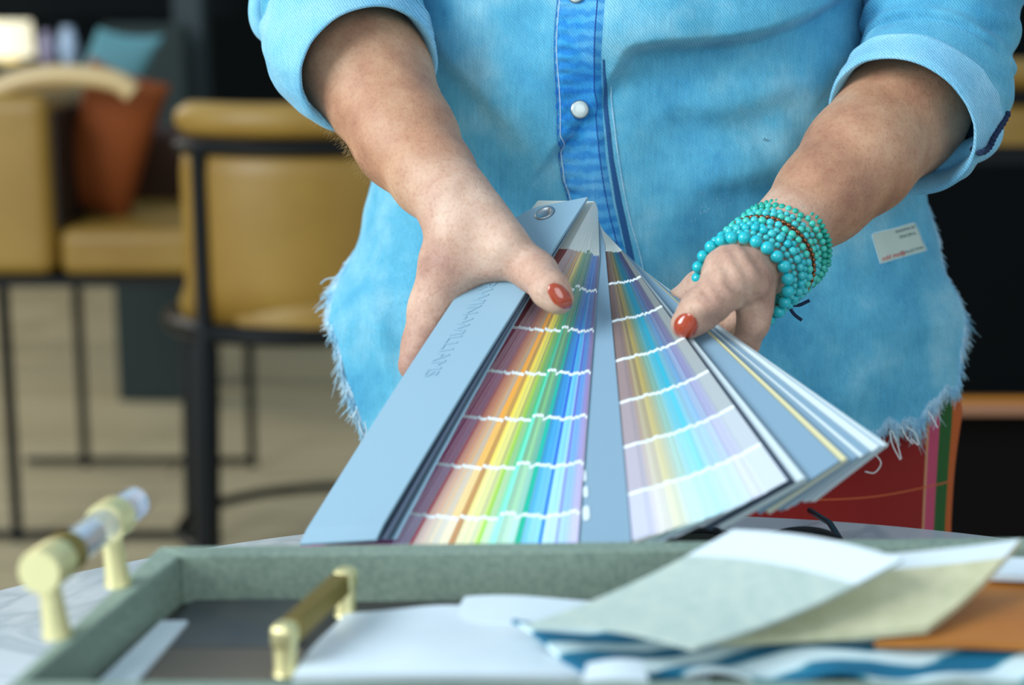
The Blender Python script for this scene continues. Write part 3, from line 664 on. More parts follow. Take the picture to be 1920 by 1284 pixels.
# folded teal and white fabric
M_fab = bpy.data.materials.new('teal_brush_print'); M_fab.use_nodes = True
def _fab(m):
    nt = m.node_tree; N = nt.nodes; L = nt.links; b = N['Principled BSDF']; b.inputs['Roughness'].default_value = 0.8
    tc = N.new('ShaderNodeTexCoord'); mp = N.new('ShaderNodeMapping'); mp.inputs['Rotation'].default_value = (0, 0, 0.9); mp.inputs['Scale'].default_value = (1, 2.2, 1); L.new(tc.outputs['Object'], mp.inputs[0])
    w = N.new('ShaderNodeTexWave'); w.inputs['Scale'].default_value = 6.5; w.inputs['Distortion'].default_value = 5.5; w.inputs['Detail'].default_value = 3; w.inputs['Detail Scale'].default_value = 1.6; L.new(mp.outputs[0], w.inputs['Vector'])
    r = N.new('ShaderNodeValToRGB'); e = r.color_ramp.elements; e[0].position = 0.30; e[0].color = lin((12, 104, 138)); e[1].position = 0.62; e[1].color = lin((212, 232, 236))
    k = e.new(0.45); k.color = lin((60, 146, 166)); L.new(w.outputs['Fac'], r.inputs[0]); L.new(r.outputs[0], b.inputs['Base Color'])
_fab(M_fab)
z = ZF + 0.0135
def fb(u, v): return 0.0022 * math.sin(14 * u + 3 * v) * (0.5 + v) + 0.0016 * math.sin(7 * u - 5 * v) + 0.0025 * math.exp(-(v / 0.16) ** 2) * math.sin(26 * u + 1.3)
sheet('printed_fabric', [atz(1110, 1268, z - 0.003), atz(2050, 1268, z - 0.003), atz(2050, 1176, z), atz(960, 1168, z)], 0.0022, M_fab, 'crumpled teal and white brush printed fabric across the front of the tray', 'fabric', None, fb, 110, 30)
z = ZF + 0.016
sheet('fabric_label', [atz(1092, 1278, z), atz(1216, 1278, z), atz(1206, 1238, z + 0.001), atz(1100, 1244, z + 0.001)], 0.002, M_white, 'small white label on the corner of the teal fabric', 'label', None, lambda u, v: 0.0015 * math.sin(3 * u), 14, 8)
z = ZF + 0.0175
M_tan = mat('tan_leather_swatch', (188, 120, 48), 0.5, noise=(20, (176, 106, 40), 3), bump=(400, 0.3, 0.0006))
sheet('leather_swatch', [atz(1640, 1202, z), atz(2090, 1216, z), atz(2090, 1076, z + 0.004), atz(1790, 1080, z + 0.004)], 0.003, M_tan, 'tan leather swatch at the right under the cream swatch card', 'swatch', None, lambda u, v: 0.001 * math.sin(4 * u))
sheet('sample_sheet', [atz(1848, 1076, ZF + 0.027), atz(2000, 1082, ZF + 0.027), atz(2000, 1048, ZF + 0.0285), atz(1870, 1044, ZF + 0.0285)], 0.003, M_paper, 'white card edge lying on top of the tan leather at far right', 'sheet')
M_sw1 = mat('grey_linen_swatch', (190, 204, 194), 0.85, noise=(120, (176, 194, 186), 3), bump=(900, 0.4, 0.0005))
M_sw2 = mat('cream_linen_swatch', (212, 208, 172), 0.85, noise=(120, (200, 198, 160), 3), bump=(900, 0.4, 0.0005))
M_pad = mat('blue_white_backing', (150, 178, 206), 0.6)
sheet('swatch_card', [atz(1330, 1198, 0.8135), atz(1737, 1186, 0.8135), atz(1912, 1022, 0.838), atz(1640, 1040, 0.838)], 0.0032, M_sw2, 'cream linen swatch card with white band, right of the grey one', 'swatch card', 'linen swatch cards', lambda u, v: 0.006 * math.sin(math.pi * v) * (-0.55) + 0.003 * u * u, 60, 30, M_white, 0.80, 0.006)
sheet('swatch_card', [atz(985, 1172, 0.8165), atz(1302, 1214, 0.8185), atz(1692, 1047, 0.8425), atz(1375, 992, 0.842)], 0.0016, M_sw1, 'grey linen swatch card with white band, on top of the pile', 'swatch card', 'linen swatch cards', lambda u, v: -0.0035 * math.sin(math.pi * v) + 0.004 * math.sin(math.pi * u) * (1 - v) + 0.003 * math.sin(math.pi * u) * v, 60, 60, M_white, 0.76, 0.006)
# dark sunglasses on the table behind the tray
sg = empty('sunglasses', 'dark sunglasses lying on the table behind the tray under the fan', 'sunglasses'); c = atz(1405, 985, 0.775); c[1] = 0.985; c = at(1405, 986, 0.985); sg.location = (c[0], c[1], 0.752)
def ell(cx_, cz, rx, rz, n=28, y=0.0): return [np.array([cx_ + rx * math.cos(t), y + 0.01 * (math.cos(t) * 0.3), cz + rz * math.sin(t)]) for t in np.linspace(0, 2 * math.pi, n, endpoint=False)]
for s in (-1, 1):
    E_ = ell(s * 0.031, 0.013, 0.026, 0.0125); n = len(E_)
    fr = mesh('lens', [e + np.array([0, -0.0008, 0]) for e in E_] + [e + np.array([0, 0.0008, 0]) for e in E_], [tuple(range(n)), tuple(range(n, 2 * n))[::-1]] + [(i, n + i, n + (i + 1) % n, (i + 1) % n) for i in range(n)], mat('smoked_lens', (52, 50, 42), 0.12), sg, False)
    tube('rim', E_ + [E_[0]], 0.0022, M_black, sg, 8)
    tube('temple', [(s * 0.057, 0.0, 0.016), (s * 0.058, 0.05, 0.014), (s * 0.056, 0.11, 0.004)], 0.002, M_black, sg, 8)
tube('bridge', [(-0.007, 0, 0.017), (0, 0, 0.020), (0.007, 0, 0.017)], 0.0018, M_black, sg, 8)
# brass and acrylic pull standing on the left rim
pl_ = empty('cabinet_pull', 'brass cabinet pull with clear acrylic bar standing on the left rim of the tray', 'handle', 'cabinet pulls'); b1 = atz(108, 1192, ZR); b2 = atz(222, 1096, ZR); pl_.location = b1
d = nrm(b2 - b1); O_ = b1.copy()
hc = at(88, 1063, b1[1])[2] - ZR; cF = np.array([0, 0, hc]); rb = 0.0098; sp_ = np.linalg.norm(b2 - b1)
off = at(88, 1063, b1[1]) - b1; off2 = at(205, 975, b2[1]) - b2
A1 = np.array([off[0], 0, hc]); A2 = (b2 - O_) + np.array([off2[0], 0, hc]); dd = nrm(A2 - A1)
for q, a in ((np.zeros(3), A1), (b2 - O_, A2)):
    tube('post', [q, q * 0.85 + a * 0.15, q * 0.3 + a * 0.7, a], [0.0066, 0.0058, 0.0046, 0.0046], M_brass, pl_, 20)
tube('end_cap', [A1 - dd * 0.008, A1 - dd * 0.0075, A1 + dd * 0.010], [rb * 0.96, rb, rb], M_brass, pl_, 36)
tube('collar', [A1 + dd * 0.010, A1 + dd * 0.022], [rb * 0.98] * 2, M_bronze, pl_, 36)
tube('acrylic_bar', [A1 + dd * 0.0225, A2 + dd * 0.030], [rb * 0.82] * 2, M_glass, pl_, 36)
tube('collar', [A2 - dd * 0.006, A2 + dd * 0.008], [rb * 1.02] * 2, M_brass, pl_, 36)
# square brass pull standing on the samples
p2 = empty('cabinet_pull', 'knurled square brass cabinet pull standing on the samples in the tray', 'handle', 'cabinet pulls'); b1 = atz(536, 1262, ZF + 0.005); b2 = atz(648, 1152, ZF + 0.005); p2.location = b1
v2 = b2 - b1; zt = at(530, 1170, b1[1])[2] - b1[2]; zt2 = at(640, 1062, b2[1])[2] - b2[2]; hz_ = (zt + zt2) / 2
a1 = np.array([0, 0, hz_ - 0.006]); a2 = v2 + np.array([0, 0, hz_ - 0.006]); dd = nrm(a2 - a1); sd = nrm(np.cross(dd, [0, 0, 1])); zz = np.cross(sd, dd)
for q, a in ((np.zeros(3), a1), (v2, a2)):
    tube('post', [q, q * 0.9 + a * 0.1, a * 0.95 + q * 0.05, a + np.array([0, 0, 0.004])], [0.0058, 0.005, 0.0052, 0.0046], M_brass, p2, 20)
    V, f = box_vf(a, 0.012, 0.0105, 0.012, (dd, sd, zz)); bevel(mesh('corner_cap', V, f, M_brass, p2, False), 0.0035, 4)
V, f = box_vf((a1 + a2) / 2, np.linalg.norm(v2) - 0.0105, 0.0092, 0.0105, (dd, sd, zz)); bevel(mesh('grip_bar', V, f, M_bronze, p2, False), 0.0015, 2)
# ================================================================== the person
person = empty('person', 'person in denim shirt and red plaid skirt holding an open fan of paint strips', 'person')
person.location = (0.10, 1.28, 0.0); PO = np.array(person.location)
lp_n = nrm(np.cross(cTR - cTL, cHL - cTL)); lp_n = lp_n if lp_n[2] > 0 else -lp_n
def leaf_at(px, py, lift=0.0):
    d = nrm(at(px, py, 1.0) - CAM); q = cHL + lp_n * lift
    return CAM + d * (((q - CAM) @ lp_n) / (d @ lp_n))
def cap(a, b, ra, rb, k=0.008): return ('c', a, b, ra * ppm(a), rb * ppm(b), k)
def chain(pts, k=0.008): return [cap(a[0], b[0], a[1], b[1], k) for a, b in zip(pts, pts[1:])]
# ---- her right arm and hand (left in the picture)
la_el = at(640, 40, 1.20); la_a = at(688, 135, 1.165); la_b = at(762, 262, 1.115); la_c = at(812, 330, 1.085); la_w = at(852, 378, 1.062)
kn = at(872, 440, 1.052)
LA = chain([(la_el, 100), (la_a, 117), (la_b, 93), (la_c, 76), (la_w, 62)], 0.012)
LA += [cap(la_w, kn, 61, 68, 0.012), cap(kn, at(852, 490, 1.050), 66, 56, 0.012), cap(la_w, at(918, 432, 1.048), 54, 46, 0.014)]
th = [(at(893, 440, 1.048), 56), (at(945, 467, 1.036), 43), (at(1000, 507, 1.024), 35), (deck_at(1032, 543, -0.0155), 31), (deck_at(1049, 563, -0.0105), 25)]
LA += chain(th, 0.010)
ix = [(at(836, 500, 1.050), 52), (at(812, 582, 1.046), 44), (at(794, 645, 1.036), 37), (at(777, 684, 1.024), 31)]
LA += chain(ix, 0.008)
LA += chain([(at(862, 520, 1.068), 42), (at(876, 600, 1.070), 34), (at(880, 655, 1.062), 30), (at(888, 695, 1.052), 25)], 0.005)
LA += chain([(at(895, 500, 1.085), 36), (at(930, 570, 1.086), 32), (at(950, 625, 1.078), 28), (at(958, 660, 1.070), 24)], 0.004)
LA += chain([(at(918, 470, 1.095), 32), (at(965, 540, 1.098), 26), (at(990, 590, 1.094), 22), (at(1000, 610, 1.090), 19)], 0.004)
LA += [cap(at(868, 500, 1.045), at(925, 492, 1.040), 34, 28, 0.014)]      # web of skin between thumb and forefinger
LA += [cap(at(905, 395, 1.048), at(950, 455, 1.026), 16, 14, 0.016), cap(at(1012, 512, 1.014), at(1020, 522, 1.010), 22, 20, 0.012)]
V1, F1 = implicit(LA, 0.0016); V1 = smooth_verts(V1, F1, 2)
# ---- her left arm and hand (right in the picture)
hp = 0.040
def dl(px, py, lift): return deck_at(px, py, hp - lift)
ra_w = at(1486, 424, 1.085)
RA = chain([(at(1754, 110, 1.205), 98), (at(1692, 206, 1.175), 119), (at(1610, 298, 1.13), 103), (at(1545, 366, 1.105), 86), (ra_w, 72)], 0.012)
hm = at(1405, 520, 1.028)
mc = dl(1343, 556, 0.018)
RA += [cap(ra_w, at(1440, 480, 1.055), 66, 64, 0.01), cap(at(1440, 480, 1.055), at(1398, 528, 1.022), 64, 52, 0.01)]
RA += [('e', at(1374, 517, 1.006), (nrm((1, 0, -0.9)), nrm((0, 1, 0)), nrm((0.9, 0, 1))), (0.0195, 0.0185, 0.0175), 0.008)]
tip = dl(1286, 609, 0.0125)
RA += chain([(at(1370, 526, 1.000), 46), (mc, 37), (dl(1311, 584, 0.0150), 35), (tip, 29)], 0.007)
RA += [cap(at(1418, 520, 1.012), at(1421, 575, 1.010), 30, 28, 0.008)]
# fingers: from the palm down and under the fan
under = 0.062
def du(px, py, dn): return deck_at(px, py, under + dn)
RA += chain([(at(1418, 560, 1.018), 31), (at(1412, 606, 1.004), 27), (du(1395, 648, 0.004), 25), (du(1350, 680, 0.006), 22)], 0.006)
RA += chain([(at(1395, 560, 1.045), 32), (at(1375, 612, 1.04), 27), (du(1340, 650, 0.006), 27), (du(1280, 680, 0.008), 23)], 0.004)
RA += chain([(at(1365, 545, 1.05), 34), (at(1340, 590, 1.05), 28), (du(1300, 620, 0.008), 28), (du(1235, 640, 0.008), 24)], 0.004)
RA += chain([(at(1352, 522, 1.045), 38), (at(1313, 540, 1.052), 31), (at(1275, 572, 1.055), 28), (du(1200, 600, 0.008), 23)], 0.006)
# tendons and veins of the thumb base
RA += [cap(at(1375, 480, 1.004), at(1398, 520, 0.993), 7, 6, 0.010), cap(at(1412, 478, 1.008), at(1428, 540, 0.998), 7, 7, 0.010),
       ('e', dl(1322, 574, 0.0235), (XX, (0, 1, 0), (0, 0, 1)), (0.008, 0.006, 0.005), 0.007)]
V2, F2 = implicit(RA, 0.0016); V2 = smooth_verts(V2, F2, 2)
def wrinkle(V, Fc, P, r, amp, sc, dirn, seed):
    me_n = np.zeros_like(V); e1 = V[Fc[:, 1]] - V[Fc[:, 0]]; e2 = V[Fc[:, 2]] - V[Fc[:, 0]]; fn = np.cross(e1, e2)
    for k in range(4): np.add.at(me_n, Fc[:, k], fn)
    me_n /= np.linalg.norm(me_n, axis=1)[:, None] + 1e-12
    w = np.exp(-(np.linalg.norm(V - P, axis=1) / r) ** 2)
    a = np.sin((V @ nrm(dirn)) * sc + 1.5 * vnoise(V, 220, seed)); return V + me_n * (w * amp * a)[:, None]
V1 = wrinkle(V1, F1, deck_at(1003, 500, -0.03), 0.010, 0.00035, 1500, (0.7, -0.3, -0.6), 1)
V1 = wrinkle(V1, F1, la_w, 0.018, 0.0004, 900, (0.4, -0.4, -0.8), 2)
V2 = wrinkle(V2, F2, at(1385, 520, 0.99), 0.024, 0.0007, 700, (0.9, 0, 0.5), 3)
V2 = wrinkle(V2, F2, dl(1318, 578, 0.022), 0.010, 0.0004, 1500, (0.7, 0, 0.6), 4)
for V, s in ((V1, 5), (V2, 6)): V += 0.0004 * np.stack([vnoise(V, 120, s + k) for k in range(3)], 1)
# ---- trunk, neck, head and legs (under the clothes or above the picture)
def S(a, b, ra, rb, k=0.05): return ('c', np.array(a), np.array(b), ra, rb, k)
TR = [('e', np.array([0.10, 1.29, 1.02]), ((1, 0, 0), (0, 1, 0), (0, 0, 1)), (0.150, 0.085, 0.25), 0.05), ('e', np.array([0.10, 1.29, 0.86]), ((1, 0, 0), (0, 1, 0), (0, 0, 1)), (0.19, 0.09, 0.14), 0.05),
      S((-0.04, 1.29, 1.29), (0.24, 1.29, 1.29), 0.055, 0.055), S((0.10, 1.29, 1.30), (0.10, 1.27, 1.43), 0.052, 0.048, 0.03),
      ('e', np.array([0.10, 1.25, 1.53]), ((1, 0, 0), (0, 1, 0), (0, 0, 1)), (0.072, 0.092, 0.108), 0.02), S((0.10, 1.165, 1.525), (0.10, 1.145, 1.500), 0.009, 0.013, 0.012),
      S((0.075, 1.168, 1.468), (0.125, 1.168, 1.468), 0.006, 0.006, 0.008), S((0.028, 1.26, 1.54), (0.026, 1.265, 1.505), 0.012, 0.009, 0.006), S((0.172, 1.26, 1.54), (0.174, 1.265, 1.505), 0.012, 0.009, 0.006),
      S((-0.06, 1.29, 1.30), (-0.115, 1.213, 1.115), 0.042, 0.034, 0.012), S((0.262, 1.285, 1.30), (0.304, 1.216, 1.115), 0.042, 0.034, 0.012), S((-0.115, 1.213, 1.115), la_el, 0.034, 0.034, 0.01), S((0.302, 1.214, 1.115), at(1754, 110, 1.205), 0.034, 0.034, 0.01)]
for s in (-1, 1):
    TR += [S((0.10 + 0.10 * s, 1.29, 0.80), (0.10 + 0.10 * s, 1.28, 0.46), 0.088, 0.056), S((0.10 + 0.10 * s, 1.28, 0.46), (0.10 + 0.10 * s, 1.31, 0.09), 0.056, 0.036, 0.02), S((0.10 + 0.10 * s, 1.32, 0.045), (0.10 + 0.11 * s, 1.15, 0.028), 0.036, 0.026, 0.03)]
V3, F3 = implicit(TR, 0.008, 0.03); V3 = smooth_verts(V3, F3, 1)
BV = np.vstack([V1, V2, V3]); BF = np.vstack([F1, F2 + len(V1), F3 + len(V1) + len(V2)])
body = mesh('body', BV - PO, BF, M_skin, person)
tan = np.concatenate([1 - sstep(0.0, 1.0, (V1 @ nrm(la_w - la_a) - la_c @ nrm(la_w - la_a)) / 0.06 + 0.2), 1 - sstep(0, 1, (V2 @ nrm(ra_w - at(1692, 206, 1.175)) - ra_w @ nrm(ra_w - at(1692, 206, 1.175))) / 0.03 + 0.5), np.full(len(V3), 0.4)])
ta = body.data.attributes.new('Tan', 'FLOAT', 'POINT'); ta.data.foreach_set('value', tan.astype(np.float32))
bvhL, bvhR = bvh_of(V1, F1), bvh_of(V2, F2)
hairV = [];
hv, hf = implicit([('e', np.array([0.10, 1.275, 1.555]), ((1, 0, 0), (0, 1, 0), (0, 0, 1)), (0.083, 0.095, 0.108), 0.02), S((0.03, 1.32, 1.52), (0.02, 1.32, 1.36), 0.04, 0.03), S((0.17, 1.32, 1.52), (0.18, 1.32, 1.36), 0.04, 0.03), S((0.10, 1.34, 1.52), (0.10, 1.345, 1.36), 0.05, 0.03)], 0.006, 0.03)
mesh('hair', hv - PO, hf, mat('dark_blond_hair', (110, 82, 54), 0.6, noise=(30, (84, 60, 38), 4, (6, 6, 0.5))), person)
# thumb nails
def nail(bvh, c, L, Wd, d, label, parent=body):
    V0 = []
    d = np.array(d, float) / np.hypot(*d); q = np.array([-d[1], d[0]]); n = 17; V = []; Nn = []
    for j in range(n):
        for i in range(n):
            u, v = 2 * i / (n - 1) - 1, 2 * j / (n - 1) - 1
            uu = u * math.sqrt(1 - v * v / 2); v2 = v * math.sqrt(1 - u * u / 2); s = 0.82 + 0.18 * max(abs(u), abs(v)) ** 0
            w_ = 1.0 if v2 < 0 else 1.0
            p = np.array(c) + q * uu * Wd * 1.08 + d * v2 * L
            h_, nn = cast(bvh, *p)
            if h_ is None: h_, nn = V[-1] if V else at(*c, 1.0), Nn[-1] if Nn else -FW
            V.append(h_); Nn.append(nn)
    # smooth the draped sheet, lift it in the middle
    A = np.array(V).reshape(n, n, 3); Nv = nrm(np.mean(Nn, 0))
    O3 = A.copy()
    for _ in range(8): A[1:-1, 1:-1] = (A[:-2, 1:-1] + A[2:, 1:-1] + A[1:-1, :-2] + A[1:-1, 2:]) / 4 * 0.5 + A[1:-1, 1:-1] * 0.5
    out = []; bot = []
    for j in range(n):
        for i in range(n):
            u, v = 2 * i / (n - 1) - 1, 2 * j / (n - 1) - 1
            e = 1 - max(abs(u), abs(v)) ** 4
            up2 = max(0.0, float((O3[j, i] - A[j, i]) @ Nv))
            out.append(A[j, i] + Nv * (0.0003 + 0.0006 * e + up2)); bot.append(A[j, i] - Nv * 0.0006)
    nn_ = n * n; f = gridf(n, n) + [tuple(reversed(x)) for x in gridf(n, n, off=nn_)]
    ring = list(range(n)) + [j * n + n - 1 for j in range(1, n)] + [(n - 1) * n + i for i in range(n - 2, -1, -1)] + [j * n for j in range(n - 2, 0, -1)]
    f += [(b, a, a + nn_, b + nn_) for a, b in zip(ring, ring[1:] + ring[:1])]
    o = mesh('thumb_nail', [p - PO for p in out + bot], f, M_nail, parent); o['label'] = label; return o
nail(bvhL, (1050, 555), 29, 16, (0.66, 0.75), 'orange polished thumb nail')
nail(bvhR, (1286, 611), 24, 21, (-0.12, 1), 'orange polished thumb nail')

# ------------------------------------------------------------------ shirt
ZT = [0.70, 0.745, 0.76, 0.81, 0.859, 0.892, 0.96, 1.04, 1.09, 1.20, 1.28, 1.33, 1.38]
T_xc = [0.105, 0.105, 0.105, 0.105, 0.104, 0.102, 0.101, 0.092, 0.0885, 0.09, 0.10, 0.10, 0.10]
T_hw = [0.246, 0.246, 0.246, 0.246, 0.242, 0.224, 0.205, 0.180, 0.174, 0.182, 0.205, 0.17, 0.08]
T_df = [0.118, 0.118, 0.118, 0.118, 0.118, 0.117, 0.113, 0.114, 0.122, 0.136, 0.125, 0.10, 0.06]
H_s = [-1, -0.96, -0.92, -0.87, -0.83, -0.79, -0.7, -0.5, 0, 0.5, 0.65, 0.79, 0.9, 0.955, 0.98, 1]
H_z = [0.902, 0.876, 0.856, 0.831, 0.804, 0.779, 0.769, 0.764, 0.775, 0.782, 0.787, 0.797, 0.814, 0.853, 0.885, 0.94]
YC = 1.285
def xz(px, py, D=1.19): p = at(px, py, D); return np.array([p[0], p[2]])
# folds: polyline in x,z ; side amp above / below ; widths
FOLDS = [([(1100, 190), (1150, 120), (1190, 76), (1350, 62), (1450, 40), (1560, -10), (1640, -60)], 0.0250, 0.045, 0.0050),
         ([(770, -60), (800, 30), (850, 110), (930, 190), (1030, 300)], 0.0100, 0.030, 0.008),
         ([(1170, 232), (1260, 190), (1360, 190), (1480, 150), (1600, 120)], 0.0075, 0.024, 0.012),
         ([(1230, 380), (1330, 330), (1440, 300), (1500, 230)], 0.0070, 0.020, 0.012),
         ([(1500, 70), (1580, 120), (1610, 200)], 0.0060, 0.02, 0.012),
         ([(655, 470), (690, 560), (720, 660), (760, 760)], 0.0080, 0.014, 0.006),
         ([(730, 420), (760, 500), (770, 600), (800, 720)], 0.0040, 0.014, 0.008),
         ([(1700, 640), (1600, 730), (1500, 820)], 0.0030, 0.014, 0.008),
         ([(900, 60), (960, 130), (1040, 170)], 0.0030, 0.02, 0.012),
         ([(1540, 520), (1620, 600), (1640, 700)], 0.0035, 0.02, 0.02)]
FP = [(spline(np.array([xz(*p) for p in f[0]]), 24), f[1], f[2], f[3]) for f in FOLDS]
def folds(X, Z):
    out = np.zeros_like(X)
    for P, amp, wu, wd in FP:
        best = np.full(X.shape, 1e9); side = np.zeros_like(X)
        for a, b in zip(P, P[1:]):
            d = b - a; L2 = d @ d; t = np.clip(((X - a[0]) * d[0] + (Z - a[1]) * d[1]) / L2, 0, 1)
            dx, dz_ = X - a[0] - t * d[0], Z - a[1] - t * d[1]; dd_ = np.hypot(dx, dz_)
            cr = d[0] * dz_ - d[1] * dx; m_ = dd_ < best; best[m_] = dd_[m_]; side[m_] = np.sign(cr[m_])
        if P[-1][0] < P[0][0]: side = -side
        ends = np.minimum(np.hypot(X - P[0][0], Z - P[0][1]), np.hypot(X - P[-1][0], Z - P[-1][1]))
        out += amp * (0.15 + 0.85 * sstep(0.0, 0.06, ends)) * np.where(side > 0, np.exp(-(best / wu) ** 2), np.exp(-(best / wd) ** 2))
    return out
na, nt_ = 520, 440
ang = np.linspace(math.pi, 0, na)
cosa = np.cos(ang); sx = np.sign(cosa) * np.abs(cosa) ** 0.85; sy = np.abs(np.sin(ang)) ** 0.85
hz = np.interp(sx, H_s, H_z) + 0.003 * np.sin(40 * sx) + 0.002 * np.sin(97 * sx)
tt = np.concatenate([np.linspace(-0.75, 0, 24)[:-1], np.linspace(0, 1, nt_)])
Z = np.where(tt[:, None] < 0, 1.12 - tt[:, None] * 0.34, 1.12 + (hz[None, :] - 1.12) * tt[:, None])
XC, HW, DF = np.interp(Z, ZT, T_xc), np.interp(Z, ZT, T_hw), np.interp(Z, ZT, T_df)
X = XC + HW * sx[None, :] * (1 + 0.075 * (sx[None, :] < 0) * sstep(0.905, 0.865, Z)); Y = YC - DF * sy[None, :]
G3 = np.stack([X, Y * 0, Z], -1)
fade = sy[None, :] ** 0.5
FO = folds(X, Z)
for _ in range(8): FO[1:-1, 1:-1] = 0.5 * FO[1:-1, 1:-1] + 0.125 * (FO[2:, 1:-1] + FO[:-2, 1:-1] + FO[1:-1, 2:] + FO[1:-1, :-2])
Y -= FO * fade
lown = vnoise(G3 * np.array([1, 1, 0.6]), 26, 11) * 0.006 + vnoise(G3, 60, 12) * 0.0022 + vnoise(G3 * np.array([1, 1, 0.35]), 130, 13) * 0.0008
Y -= lown * fade
Y -= 0.006 * sstep(0.86, 0.78, Z) * fade          # hem stands off a little
X += 0.003 * vnoise(np.stack([X * 0 + sx[None, :] * 0.1, X * 0, Z], -1), 60, 14) * (np.abs(sx[None, :]) > 0.9)
SV = np.stack([X, Y, Z], -1).reshape(-1, 3); nr = len(tt)
SF = gridf(na, nr)
nb = 90; angb = np.linspace(0, -math.pi, nb); cb = np.cos(angb); sb = np.sin(angb)
hb = np.interp(np.abs(cb), [0, 0.6, 0.85, 1], [0.80, 0.81, 0.85, 0.93]); tb_ = np.linspace(0, 1, 60)
Zb = 1.375 + (hb[None, :] - 1.375) * tb_[:, None]; Xb = np.interp(Zb, ZT, T_xc) + np.interp(Zb, ZT, T_hw) * cb[None, :]; Yb = YC - 0.1 * sb[None, :] * 1.05 + 0.004 * np.sin(Xb * 60)
BVb = np.stack([Xb, Yb, Zb], -1).reshape(-1, 3)
bvhS = bvh_of(SV, SF)
shirt = mesh('denim_shirt', np.vstack([SV, BVb]) - PO, SF + gridf(nb, 60, off=len(SV)), M_denim, person)
sol = shirt.modifiers.new('cloth', 'SOLIDIFY'); sol.thickness = 0.0009; sol.offset = -1
def shirt_pt(px, py, off=0.0):
    p, n = cast(bvhS, px, py)
    if p is None: p, n = at(px, py, 1.28), -FW
    return p + n * off
# placket
PLy = [-420, -60, 0, 100, 200, 300, 380, 480, 640]; PLl = [1044, 1044, 1043, 1036, 1038, 1045, 1062, 1085, 1110]; PLr = [1146, 1142, 1140, 1133, 1134, 1141, 1154, 1178, 1205]
def strip_on(name, ys, xl, xr, off, m, n=(24, 220), parent=shirt, rip=0.0, seed=0):
    V = []; nu, nv = n
    for j in range(nv):
        y = ys[0] + (ys[-1] - ys[0]) * j / (nv - 1); a, b = np.interp(y, ys, xl), np.interp(y, ys, xr)
        for i in range(nu):
            u = i / (nu - 1); o_ = off * (min(1, 6 * min(u, 1 - u)) if 0 < i < nu - 1 else 0.1)
            o_ += rip * math.exp(-((u - 0.2) / 0.2) ** 2) * (math.sin(y * 0.26 + 0.7 * math.sin(y * 0.05)))
            V.append(shirt_pt(a + (b - a) * u, y, o_) - PO)
    return mesh(name, V, [tuple(reversed(q)) for q in gridf(nu, nv)], m, parent)
strip_on('under_placket_shade', [110, 200, 300, 380, 480, 640], [1130, 1130, 1140, 1152, 1174, 1198], [1135, 1141, 1152, 1168, 1190, 1216], 0.0014, mat('shadow_denim', (30, 84, 136), 0.9), (8, 120))  # narrow strip coloured dark for the shading along the placket edge
strip_on('button_placket', PLy, PLl, PLr, 0.0030, M_denim_placket, (36, 400), rip=0.0009)
def seam(name, pts, off, r, m, n=160, parent=shirt):
    P = spline(np.array([(x, y, 0) for x, y in pts]), n); Q = [shirt_pt(p[0], p[1], off) - PO for p in P]
    return tube(name, Q, r, m, parent, 5)
seam('stitching', [(x + 5, y) for x, y in zip(PLl[1:], PLy[1:])], 0.0024, 0.00028, M_navy)
seam('stitching', [(x + 10, y) for x, y in zip(PLl[1:], PLy[1:])], 0.0029, 0.00022, M_threadw)
seam('stitching', [(x - 17, y) for x, y in zip(PLr[1:], PLy[1:])], 0.0031, 0.00036, M_navy)
seam('stitching', [(1143, 160), (1160, 300), (1178, 400), (1200, 480), (1225, 600)], 0.0016, 0.0003, M_thread)
# snap buttons
def snap(px, py):
    p = shirt_pt(px, py, 0.0034); _, n = cast(bvhS, px, py); a = nrm(np.cross(n, [0, 0, 1])); b = np.cross(n, a); V = []
    pr = [(0.0062, 0), (0.0064, 0.0009), (0.0057, 0.0017)]
    for r, z in pr:
        for k in range(36): t = 2 * math.pi * k / 36; V.append(p + a * r * math.cos(t) + b * r * math.sin(t) + n * z - PO)
    o = mesh('snap_button', V, gridf(36, 3, True) + [tuple(range(72, 108))], M_steel, shirt); V = []
    for r, z in ((0.0056, 0.0016), (0.0050, 0.0021), (0.003, 0.0024), (0.0005, 0.0025)):
        for k in range(36): t = 2 * math.pi * k / 36; V.append(p + a * r * math.cos(t) + b * r * math.sin(t) + n * z - PO)
    mesh('pearl_cap', V, gridf(36, 4, True) + [tuple(108 + k for k in range(36))], M_pearl, o)
M_pearl = mat('pearl', (206, 218, 214), 0.2, noise=(220, (180, 200, 198), 2), coat=0.6)
snap(1085, 206); snap(1084, -10); snap(1087, -230)
# woven label with its stitched border and printing
lc = [(1646, 499), (1739, 472), (1714, 413), (1628, 436)]
def quad_px(u, v): 
    c = [np.array(q, float) for q in lc]; return (c[0] * (1 - u) + c[1] * u) * (1 - v) + (c[3] * (1 - u) + c[2] * u) * v
V = []
for j in range(14):
    for i in range(20):
        u, v = i / 19, j / 13; e = 1 - 0.035 * (max(0, abs(2 * u - 1) + abs(2 * v - 1) - 1.75) / 0.25)
        p = quad_px(0.5 + (u - 0.5) * e, 0.5 + (v - 0.5) * e); V.append(shirt_pt(p[0], p[1], 0.0002 if i in (0, 19) or j in (0, 13) else 0.0013 + 0.0003 * math.sin(9 * u)) - PO)
lab = mesh('sewn_label', V, gridf(20, 14), mat('label_cotton', (190, 206, 196), 0.85), shirt)
def label_text(body, u0, v0, h, col, slant=0):
    Vt, Ft = text_mesh(body, 1.0); P = []
    for x, y, _ in Vt:
        q = quad_px(u0 + x * h * 0.62 + slant * y * h, v0 + y * h); P.append(shirt_pt(q[0], q[1], 0.0019) - PO)
    mesh('label_printing', P, Ft, col, lab, False)
M_ink = mat('grey_ink', (60, 92, 98), 0.8); M_red = mat('red_ink', (206, 44, 40), 0.8)
